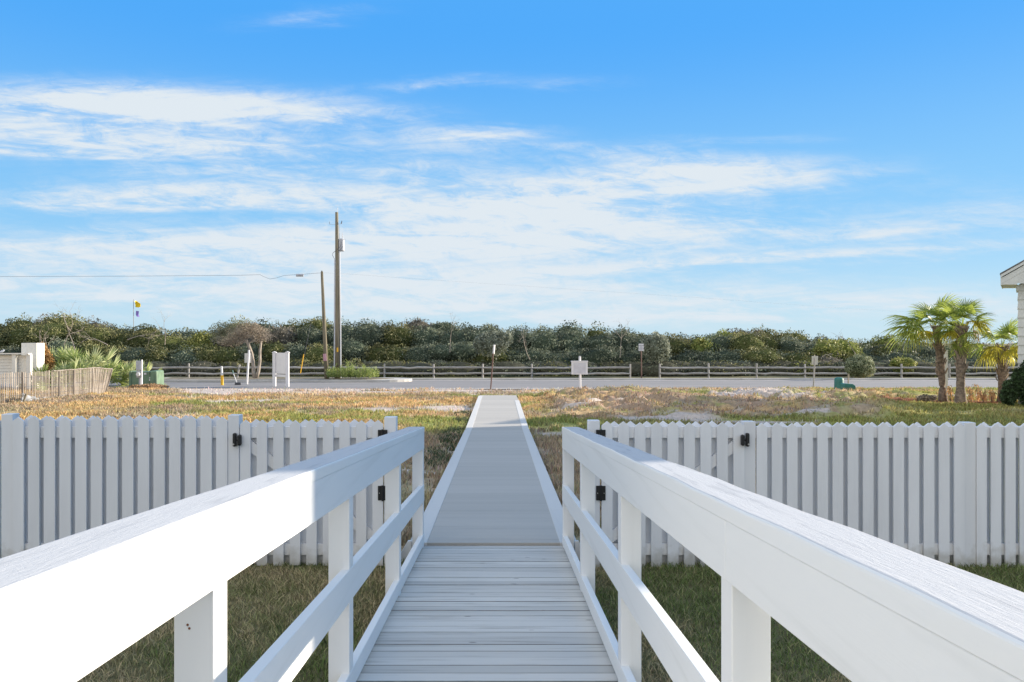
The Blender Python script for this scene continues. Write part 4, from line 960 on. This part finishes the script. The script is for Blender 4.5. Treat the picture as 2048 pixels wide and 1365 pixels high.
# back-turned sign on a leaning white post
Y_ = 40.5
sA = thing('road_sign', P(494, 768, Y_), 'back of a small sign on a leaning white post left of the notice board', 'sign')
MB().tube([P(494, 769, Y_), P(498, 700.5, Y_)], .052, 12).build('post', SIGNW, sA, smooth=False)
MB().hexa([P(489, 726, Y_ + .06), P(502, 726, Y_ + .06), P(502, 726, Y_ + .075), P(489, 726, Y_ + .075), P(489.2, 707, Y_ + .06), P(502.2, 707, Y_ + .06), P(502.2, 707, Y_ + .075), P(489.2, 707, Y_ + .075)]).build('sign_plate', SIGNB, sA)
# yellow marker
Y_ = 40.0
ym = thing('marker_post', P(444, 770.5, Y_), 'yellow marker post with a white upper half standing in the sand', 'marker post')
MB().tube([P(444.5, 772, Y_), P(443.8, 751, Y_)], [.075, .06], 12).build('lower_sleeve', YEL, ym)
MB().tube([P(443.8, 751.2, Y_), P(443.2, 734, Y_), P(443.2, 733, Y_)], [.055, .05, .03], 12).build('upper_sleeve', SIGNW, ym)
# bucket with a rod
Y_ = 40.0
bk = thing('weight_block', P(475, 772, Y_), 'dark block with a thin green tipped rod leaning out of it', 'block')
MB().hexa([P(468.8, 772.5, Y_), P(482.2, 772.5, Y_), P(482.5, 772, Y_ + .3), P(469, 772, Y_ + .3), P(470, 765.3, Y_), P(481.3, 765.3, Y_), P(481.5, 764.8, Y_ + .3), P(470.2, 764.8, Y_ + .3)]).build('block', mat('dark grey plastic', (.07, .07, .08), .7), bk, bevel=.02)
MB().tube([P(473.5, 766, Y_ + .12), P(467, 748, Y_ + .12)], .022, 8).build('rod', PVC, bk)
MB().tube([P(467, 748, Y_ + .12), P(465, 740.5, Y_ + .12)], .024, 8).build('rod_tip', TEAL, bk)
# thin leaning sign seen edge on
Y_ = 36.0
ls = thing('road_sign', P(982, 779, Y_), 'thin leaning brown signpost with its white plate seen edge on', 'sign')
MB().tube([P(981.3, 780, Y_), P(986.6, 706, Y_)], .030, 10).build('post', BROWNP, ls)
a, c_ = P(986.3, 709, Y_), P(988.2, 690, Y_)
MB().hexa([a + Vector((-.035, -.02, 0)), a + Vector((.035, -.02, 0)), a + Vector((.06, .24, 0)), a + Vector((-.01, .24, 0)), c_ + Vector((-.035, -.02, 0)), c_ + Vector((.035, -.02, 0)), c_ + Vector((.06, .24, 0)), c_ + Vector((-.01, .24, 0))]).build('sign_plate', SIGNW, ls, bevel=.02)
# boxed sign on a single post
Y_ = 35.6
bs = thing('sign_box', P(1160, 780, Y_), 'shallow white sign box on a single white post right of the walkway', 'sign box')
MB().tube([P(1160.4, 782, Y_ + .1), P(1159.6, 714, Y_ + .1), P(1159.4, 712.2, Y_ + .1)], [.052, .052, .03], 12).build('post', SIGNW, bs)
bx(1143.2, 1175.4, 724, 749.5, Y_ - .06, .13, 'box', SIGNW, bs, .006)
bx(1142.2, 1176.2, 722.2, 724.1, Y_ - .08, .17, 'lid', SIGNW, bs, .004)
PANEL = mat('faded sign face', (.55, .545, .58), .6, .12, (6, 6, 6))
bx(1147, 1171.5, 726.5, 747.5, Y_ - .066, .004, 'sign_face', PANEL, bs)
# parking sign facing the camera
Y_ = 49.4
ps = thing('road_sign', P(1283, 757, Y_), 'small white parking sign with dark lettering on a brown post in the fence gap', 'sign')
MB().tube([P(1283, 759, Y_ + .03), P(1282.2, 690, Y_ + .03)], .038, 10).build('post', BROWNP, ps)
bx(1277.3, 1287.3, 688.0, 702.4, Y_ - .02, .012, 'sign_plate', SIGNW, ps, .02)
for i, (txt, py) in enumerate((('PARKING', 691.8), ('FOR', 694.6), ('PATRONS', 697.4), ('ONLY', 700.2))):
    fc = bpy.data.curves.new('sign_text', 'FONT'); fc.body = txt; fc.size = .095; fc.align_x = 'CENTER'; fc.align_y = 'CENTER'; fc.extrude = .001
    o = bpy.data.objects.new('sign_text', fc); col.objects.link(o); fc.materials.append(INK); o.parent = ps
    o.matrix_local = Matrix.Translation(P(1282.3, py, Y_ - .023) - Vector(ps.location)) @ Matrix.Rotation(R(90), 4, 'X')
    bpy.context.view_layer.update(); me = bpy.data.meshes.new_from_object(o.evaluated_get(bpy.context.evaluated_depsgraph_get())); ml = o.matrix_local.copy(); bpy.data.objects.remove(o)
    o = bpy.data.objects.new('lettering', me); col.objects.link(o); o.parent = ps; o.matrix_local = ml
    if not me.materials: me.materials.append(INK)
# back-turned sign on the right
Y_ = 36.5
rs = thing('road_sign', P(1626, 778, Y_), 'back of a small sign on a leaning grey post near the green pedestals', 'sign')
MB().tube([P(1626.5, 780, Y_), P(1629.8, 716, Y_)], .033, 10).build('post', WOODGREY, rs)
MB().hexa([P(1623.2, 730, Y_ + .035), P(1635.5, 730, Y_ + .035), P(1635.5, 730, Y_ + .05), P(1623.2, 730, Y_ + .05), P(1623.6, 712.5, Y_ + .035), P(1636.2, 712.5, Y_ + .035), P(1636.2, 712.5, Y_ + .05), P(1623.6, 712.5, Y_ + .05)]).build('sign_plate', SIGNB, rs)
# pedestals
Y_ = 32.8; c = P(1678, 785, Y_); g0 = gz1(c.x, Y_)
gp = thing('utility_pedestal', (c.x, Y_, g0), 'tall rounded teal green utility pedestal on the grass', 'pedestal')
MB().lathe([(.195, g0 - .05), (.19, g0 + .02), (.18, g0 + .52), (.165, g0 + .57), (.10, g0 + .605), (.02, g0 + .61)], c.x, Y_, 28).build('shell', TEAL, gp, smooth=True)
Y_ = 31.6; c = P(1696.5, 788, Y_); g0 = gz1(c.x, Y_) + .07
gb = thing('utility_pedestal', (c.x, Y_, g0), 'low green utility box lying right beside the tall rounded pedestal', 'pedestal')
MB().prism([(c.x - .23, g0 - .12), (c.x + .24, g0 - .12), (c.x + .225, g0 + .17), (c.x + .12, g0 + .235), (c.x - .20, g0 + .26), (c.x - .225, g0 + .22)], Y_ - .16, Y_ + .2).build('shell', TEAL, gb, bevel=.02)
MB().prism([(c.x - .235, g0 + .085), (c.x + .245, g0 + .085), (c.x + .245, g0 + .10), (c.x - .235, g0 + .10)], Y_ - .168, Y_ + .208).build('seam_band', GREENB, gb)
Y_ = 34.5
bp_ = thing('stub_post', P(1697, 775, Y_), 'thin brown stub post standing behind the low green box', 'post')
MB().tube([P(1696.6, 777, Y_), P(1696.8, 748, Y_)], .032, 10).build('post', BARK, bp_)
MB().box(X(1690.5, Y_), X(1696, Y_), Y_ - .05, Y_ + .05, Z(776, Y_), Z(769.5, Y_)).build('footing', BARK, bp_, bevel=.01)
# white post by the palms
Y_ = 29.4
wp = thing('white_post', P(1892, 790, Y_), 'plain square white post standing behind the leftmost palm', 'post')
MB().box(X(1888, Y_), X(1896, Y_), Y_, Y_ + .14, G(Y_) - .1, Z(701, Y_)).build('post', SIGNW, wp, bevel=.004)
MB().prism([(X(1887.5, Y_), Z(701, Y_)), (X(1896.5, Y_), Z(701, Y_)), (X(1895, Y_), Z(699.5, Y_)), (X(1889, Y_), Z(699.5, Y_))], Y_ - .01, Y_ + .15).build('post_cap', SIGNW, wp)

# ------------------------------------------------------------------ left side: transformer, meter, pillar, fences
Y_ = 37.6; g0 = gz1(X(290, Y_), Y_) - .03
tb = thing('transformer_box', (X(291, Y_), Y_, g0), 'green pad mounted transformer box with a rounded top edge', 'transformer')
def rbox(x0, x1, y0, y1, z0, z1, sl=.04):
    return MB().hexa([(x0, y0, z0), (x1, y0, z0), (x1, y1, z0), (x0, y1, z0), (x0 + sl, y0 + sl, z1), (x1 - sl, y0 + sl, z1), (x1 - sl, y1, z1), (x0 + sl, y1, z1)])
b = rbox(X(263.5, Y_), X(304.5, Y_), Y_ - .25, Y_ + .5, g0, Z(743, Y_) , .02); b.build('cabinet', GREENB, tb, bevel=.03)
b = rbox(X(304.0, Y_), X(319.5, Y_), Y_ - .30, Y_ + .55, g0, Z(741.5, Y_), .02); b.build('end_hood', GREENB, tb, bevel=.06)
b = rbox(X(263, Y_), X(268, Y_), Y_ - .29, Y_ + .52, g0, Z(742.3, Y_), .01); b.build('corner_rib', GREENB, tb, bevel=.02)
q = P(290.3, 748, Y_ - .262); MB().box(q.x - .055, q.x + .055, q.y, q.y + .01, q.z - .04, q.z + .04).build('label_plate', SIGNW, tb)
q = P(300, 760.3, Y_ - .262)
MB().box(q.x - .035, q.x + .035, q.y - .01, q.y + .01, q.z - .04, q.z + .04).build('label_plate', SIGNW, tb)
MB().box(q.x - .03, q.x + .03, q.y - .01, q.y + .01, q.z + .07, q.z + .13).build('label_plate', SIGNW, tb)
Y_ = 36.6
mp = thing('meter_pedestal', P(280, 775, Y_), 'grey electric meter box and ribbed cabinet on two thin posts', 'electric meter')
bx(271.5, 281.5, 722, 741, Y_, .12, 'cabinet', METER, mp, .01)
bx(272.5, 281.3, 741.5, 756, Y_ + .01, .10, 'meter_base', METER, mp, .02)
q = P(277, 749, Y_ - .0); MB().tube([q + Vector((0, .02, 0)), q + Vector((0, -.09, 0))], [.085, .08], 18).build('meter_dial', SIGNW, mp)
MB().box(X(281.8, Y_), X(283.4, Y_), Y_ + .02, Y_ + .1, G(Y_) - .1, Z(720, Y_)).build('post', SIGNW, mp)
MB().box(X(276.5, Y_), X(279.8, Y_), Y_ + .06, Y_ + .14, G(Y_) - .1, Z(755, Y_)).build('riser', METER, mp)
b = MB()
for k in range(5): b.box(X(272.6 + k * 1.8, Y_), X(273.2 + k * 1.8, Y_), Y_ - .008, Y_ + .001, Z(739, Y_), Z(725, Y_))
b.build('ribs', PVC, mp)
# white pillar with louvre fence
pl = thing('white_pillar', (X(60, 36), 36, G(36)), 'thick square white stucco pillar at the end of the slatted fence', 'pillar')
MB().box(X(42.5, 36), X(65.5, 36) + .18, 36.0, 36.62, G(36) - .1, Z(686.5, 36)).build('shaft', STUCCO, pl, bevel=.008)
lf = thing('slatted_fence', (X(20, 35.2), 35.2, G(35)), 'white horizontal board fence with capped top left of the pillar', 'board fence')
xa, xb = X(-90, 35.4), X(58.5, 35.4)
for px0, px1 in ((23.5, 31.5), (52.5, 60.5), (-62, -54)):
    MB().box(X(px0, 35.2), X(px1, 35.2), 35.2, 35.36, G(35) - .1, Z(709.4, 35.2)).build('post', STUCCO, lf)
MB().box(X(-110, 35.2), X(58, 35.2), 35.14, 35.42, Z(709.2, 35.2), Z(706.8, 35.2)).build('top_cap', STUCCO, lf)
for k in range(9):
    z1 = Z(711.0 + (9.5 if k else 0) + 6.0 * max(k - 1, 0), 35.3); z0 = Z(720.0 + 6.0 * k, 35.3)
    MB().box(xa, xb, 35.39, 35.41, z0, z1).build('board', STUCCO, lf)
# small bird on the fence cap
bd = thing('bird', P(5, 706.8, 35.25), 'small pale bird perched on the white fence cap at the frame edge', 'bird')
MB().tube([P(-1.5, 704.6, 35.25), P(1, 704.2, 35.25), P(4, 703, 35.25), P(6.5, 701.8, 35.25), P(8.0, 700.8, 35.25), P(9.2, 701.0, 35.25)], [.008, .03, .05, .04, .032, .006], 10).build('body', PVC, bd, smooth=True)
MB().tube([P(4.5, 704.5, 35.25), P(4.7, 706.9, 35.25)], .005, 5).build('leg', CABLE, bd)
# lath (sand) fence, leaning at its far end
la = thing('lath_fence', (X(110, 30), 30, G(30)), 'weathered wooden lath sand fence leaning over at its right end', 'sand fence')
A = Vector((X(-40, 26.0), 26.0, 0)); B_ = Vector((X(224, 32.4), 32.4, 0)); n = 96; slv = []
def latop(u): return np.interp(u, [0, .35, .7, 1], [.98, 1.03, 1.05, 1.03])
def lean(u): return .30 * max(0, (u - .72) / .28) ** 1.5
def lpt(u, h_):
    p = A.lerp(B_, u); g_ = gz1(p.x, p.y); bow = .35 * math.sin(u * math.pi)
    return Vector((p.x + bow * .5 - lean(u) * (1 - h_) * 1.0, p.y + bow, g_ + h_ * latop(u)))
for i in range(n):
    u = i / (n - 1) + random.uniform(-.001, .001); u = min(max(u, 0), 1); a, c_ = lpt(u, 0), lpt(u, 1 + random.uniform(-.03, .02)); a.z -= .03; b = MB(); w = Vector((.6, 1, 0)).normalized() * .016; w = (B_ - A).normalized() * .014; tk = Vector((w.y, -w.x, 0)).normalized() * .005
    jx = Vector((random.uniform(-.012, .012), 0, 0))
    slv.append((a, c_ + jx, w, tk))
for i, (a, c_, w, tk) in enumerate(slv[:96]):
    MB().hexa([a - w - tk, a + w - tk, a + w + tk, a - w + tk, c_ - w - tk, c_ + w - tk, c_ + w + tk, c_ - w + tk]).build('lath', SLAT, la)
for u in (.22, .46, .58, .76, .99):
    a, c_ = lpt(u, -.05), lpt(u, 1.0); off = Vector((.02, .05, 0)); MB().tube([a + off, c_ + off], .035, 8).build('post', SLAT, la)
MB().tube([lpt(i / 40, .985) + Vector((.02, -.02, 0)) for i in range(17, 41)], .022, 6).build('top_pole', SLAT, la)
for h_ in (.22, .5, .82):
    MB().tube([lpt(i / 60, h_) + Vector((.008, -.01, 0)) for i in range(61)], .005, 5).build('wire', CABLE, la)
# silt cloth
sc = thing('silt_cloth', (X(120, 29), 29, G(29)), 'slumped grey silt cloth along the foot of the lath fence', 'silt cloth')
keys = [(46, 788, 808, 27.2), (52, 791, 809, 27.4), (62, 794, 809, 27.8), (80, 799, 808, 28.3), (98, 800, 805, 28.9), (118, 797, 803, 29.5), (140, 792, 798, 30.2), (152, 786, 793, 30.8), (163, 785, 790, 31.2), (176, 788, 791, 31.6), (196, 785, 789, 32.0)]
b = MB(); vs = []
K = 40
for i in range(K + 1):
    u = i / K * (len(keys) - 1); k = min(int(u), len(keys) - 2); f_ = u - k; q = [keys[k][j] * (1 - f_) + keys[k + 1][j] * f_ for j in range(4)]
    g_ = gz1(X(q[0], q[3]), q[3]); top = max(Z(q[1], q[3]), g_ + .08)
    for j in range(6):
        h_ = j / 5; vs.append((X(q[0], q[3]) + .05 * math.sin(i * 1.7 + j), q[3] - .22 * (1 - h_) ** 2 + .05 * math.sin(i * 1.1 + j * 2), g_ + .02 + (top - g_) * h_ + .015 * math.sin(i * 2.3)))
b.add(vs, [(i * 6 + j, (i + 1) * 6 + j, (i + 1) * 6 + j + 1, i * 6 + j + 1) for i in range(K) for j in range(5)])
o = b.build('cloth', SILT, sc, smooth=True); so = o.modifiers.new('thickness', 'SOLIDIFY'); so.thickness = .006
q = P(48, 805, 27.2); MB().tube([(q.x - .05, q.y, gz1(q.x, q.y) - .05), (q.x + .08, q.y, Z(788, 27.2))], .035, 8).build('stake', POLE, sc)

# ------------------------------------------------------------------ clods of dug soil
CLOD = mat('dug brown soil clod', (.30, .20, .14), .95, .4, (6, 6, 6), .8, (25, 25, 25))
# ------------------------------------------------------------------ the neighbouring house, right
def slab(pts, z0, z1):
    n_ = len(pts); b_ = MB(); b_.add([(x_, y_, z0) for x_, y_ in pts] + [(x_, y_, z1) for x_, y_ in pts], [tuple(range(n_ - 1, -1, -1)), tuple(range(n_, 2 * n_))] + [(i, (i + 1) % n_, (i + 1) % n_ + n_, i + n_) for i in range(n_)]); return b_
hs = thing('white_house', (24, 17, -.1), 'white sided house whose low eave corner enters the frame at the far right', 'house')
x0, x1 = 20.0, 31.0; g0 = -.35
foot = [(20.0, 9.45), (31.0, 13.08), (31.0, 24.9), (20.0, 24.9)]
for k in range(38):
    z = g0 + k * .235; e = .012
    slab([(20.0 - e, 9.45), (31.0 + e, 13.08), (31.0 + e, 24.9), (20.0 - e, 24.9)] if k % 2 else foot, z, z + .2335).build('siding_course', SIDING, hs)
zt = g0 + 38 * .235
b = MB(); rp = [(19.6, 9.4), (31.4, 13.29), (31.4, 25.1), (19.6, 25.1)]
b.add([(a, d, zt) for a, d in rp] + [(a, d, zt + .15) for a, d in rp] + [(25.4, 14.5, zt + 1.7), (25.4, 21.5, zt + 1.7)], [(3, 2, 1, 0), (0, 1, 5, 4), (1, 2, 6, 5), (2, 3, 7, 6), (3, 0, 4, 7), (4, 5, 8), (5, 6, 9, 8), (6, 7, 9), (7, 4, 8, 9)])
b.build('roof', ROOF, hs)
for (yy, zz) in ((11.5, 1.0), (15.5, 1.0), (19.5, 1.0), (11.5, 4.4), (15.5, 4.4), (19.5, 4.4)):
    w = MB().box(x0 - .08, x0 - .03, yy, yy + 1.3, zz, zz + 1.8).build('window', SIDING, hs); MB().box(x0 - .09, x0 - .082, yy + .1, yy + 1.2, zz + .1, zz + 1.7).build('pane', GLASS, w)
# low gabled wing whose corner shows in the picture
wy0, wy1 = 25.5, 26.6; wx0, wx1 = X(2036.5, wy0), 21.2
def shear(mb):
    mb.v = [(v[0] + .655 * (v[1] - wy0), v[1], v[2]) for v in mb.v]; return mb
ez = Z(574, wy0)
k = 0; z = G(25) - .1
while z < Z(596, wy0):
    shear(MB().hexa([(wx0 - .028, wy0 - .028, z), (wx1, wy0 - .028, z), (wx1, wy1, z), (wx0 - .028, wy1, z), (wx0, wy0, z + .288), (wx1, wy0, z + .288), (wx1, wy1, z + .288), (wx0, wy1, z + .288)])).build('siding_course', SIDING, hs); z += .29
shear(MB().box(wx0 - .07, wx1, wy0 - .05, wy1, z, ez + .06)).build('frieze_board', SIDING, hs)
ex = X(2002.5, wy0 - .4) + .29; rise = .56; xr_ = (wx0 + wx1) / 2
zz0 = ez + .10
# gable wall, rake boards and roof
shear(MB().prism([(wx0, ez + .061), (wx1, ez + .061), ((wx0 + wx1) / 2, ez + .061 + rise * (wx1 - wx0) / 2)], wy0 - .02, wy1)).build('gable_wall', SIDING, hs)
yf0 = wy0 - .42
def rake(dz0, dz1, ya_, yb_, nm, m_, xo=0.0):
    for mir in (0, 1):
      pts = [(ex + xo, zz0 + dz0), (xr_, zz0 + dz0 + rise * (xr_ - ex - xo)), (xr_, zz0 + dz1 + rise * (xr_ - ex - xo)), (ex + xo, zz0 + dz1)]
      if mir: pts = [(2 * xr_ + .004 - a, c_) for a, c_ in pts][::-1]
      shear(MB().prism(pts, ya_, yb_)).build(nm, m_, hs)
rake(-.02, .16, yf0, yf0 + .04, 'rake_board', SIDING); rake(.161, .25, yf0 - .045, yf0 + .04, 'rake_trim', SIDING, -.05); rake(.02, .14, yf0 + .041, wy1 + .3, 'soffit', SIDING)
rake(.251, .29, yf0 - .06, wy1 + .35, 'roof', ROOF, -.07)
shear(MB().box(ex, wx0 - .03, yf0 + .005, wy1 + .25, ez + .04, ez + .075)).build('soffit', SIDING, hs)
shear(MB().box(ex - .05, ex - .001, yf0, wy1 + .3, ez + .03, zz0 + .20)).build('fascia', SIDING, hs)

pts = [(ex + .01, ez + .078), (wx0 + 1.2, ez + .078), (wx0 + 1.2, zz0 - .022 + rise * (wx0 + 1.2 - ex)), (ex + .01, zz0 - .015)]
shear(MB().prism(pts, yf0 + .012, yf0 + .034)).build('eave_return', SIDING, hs)
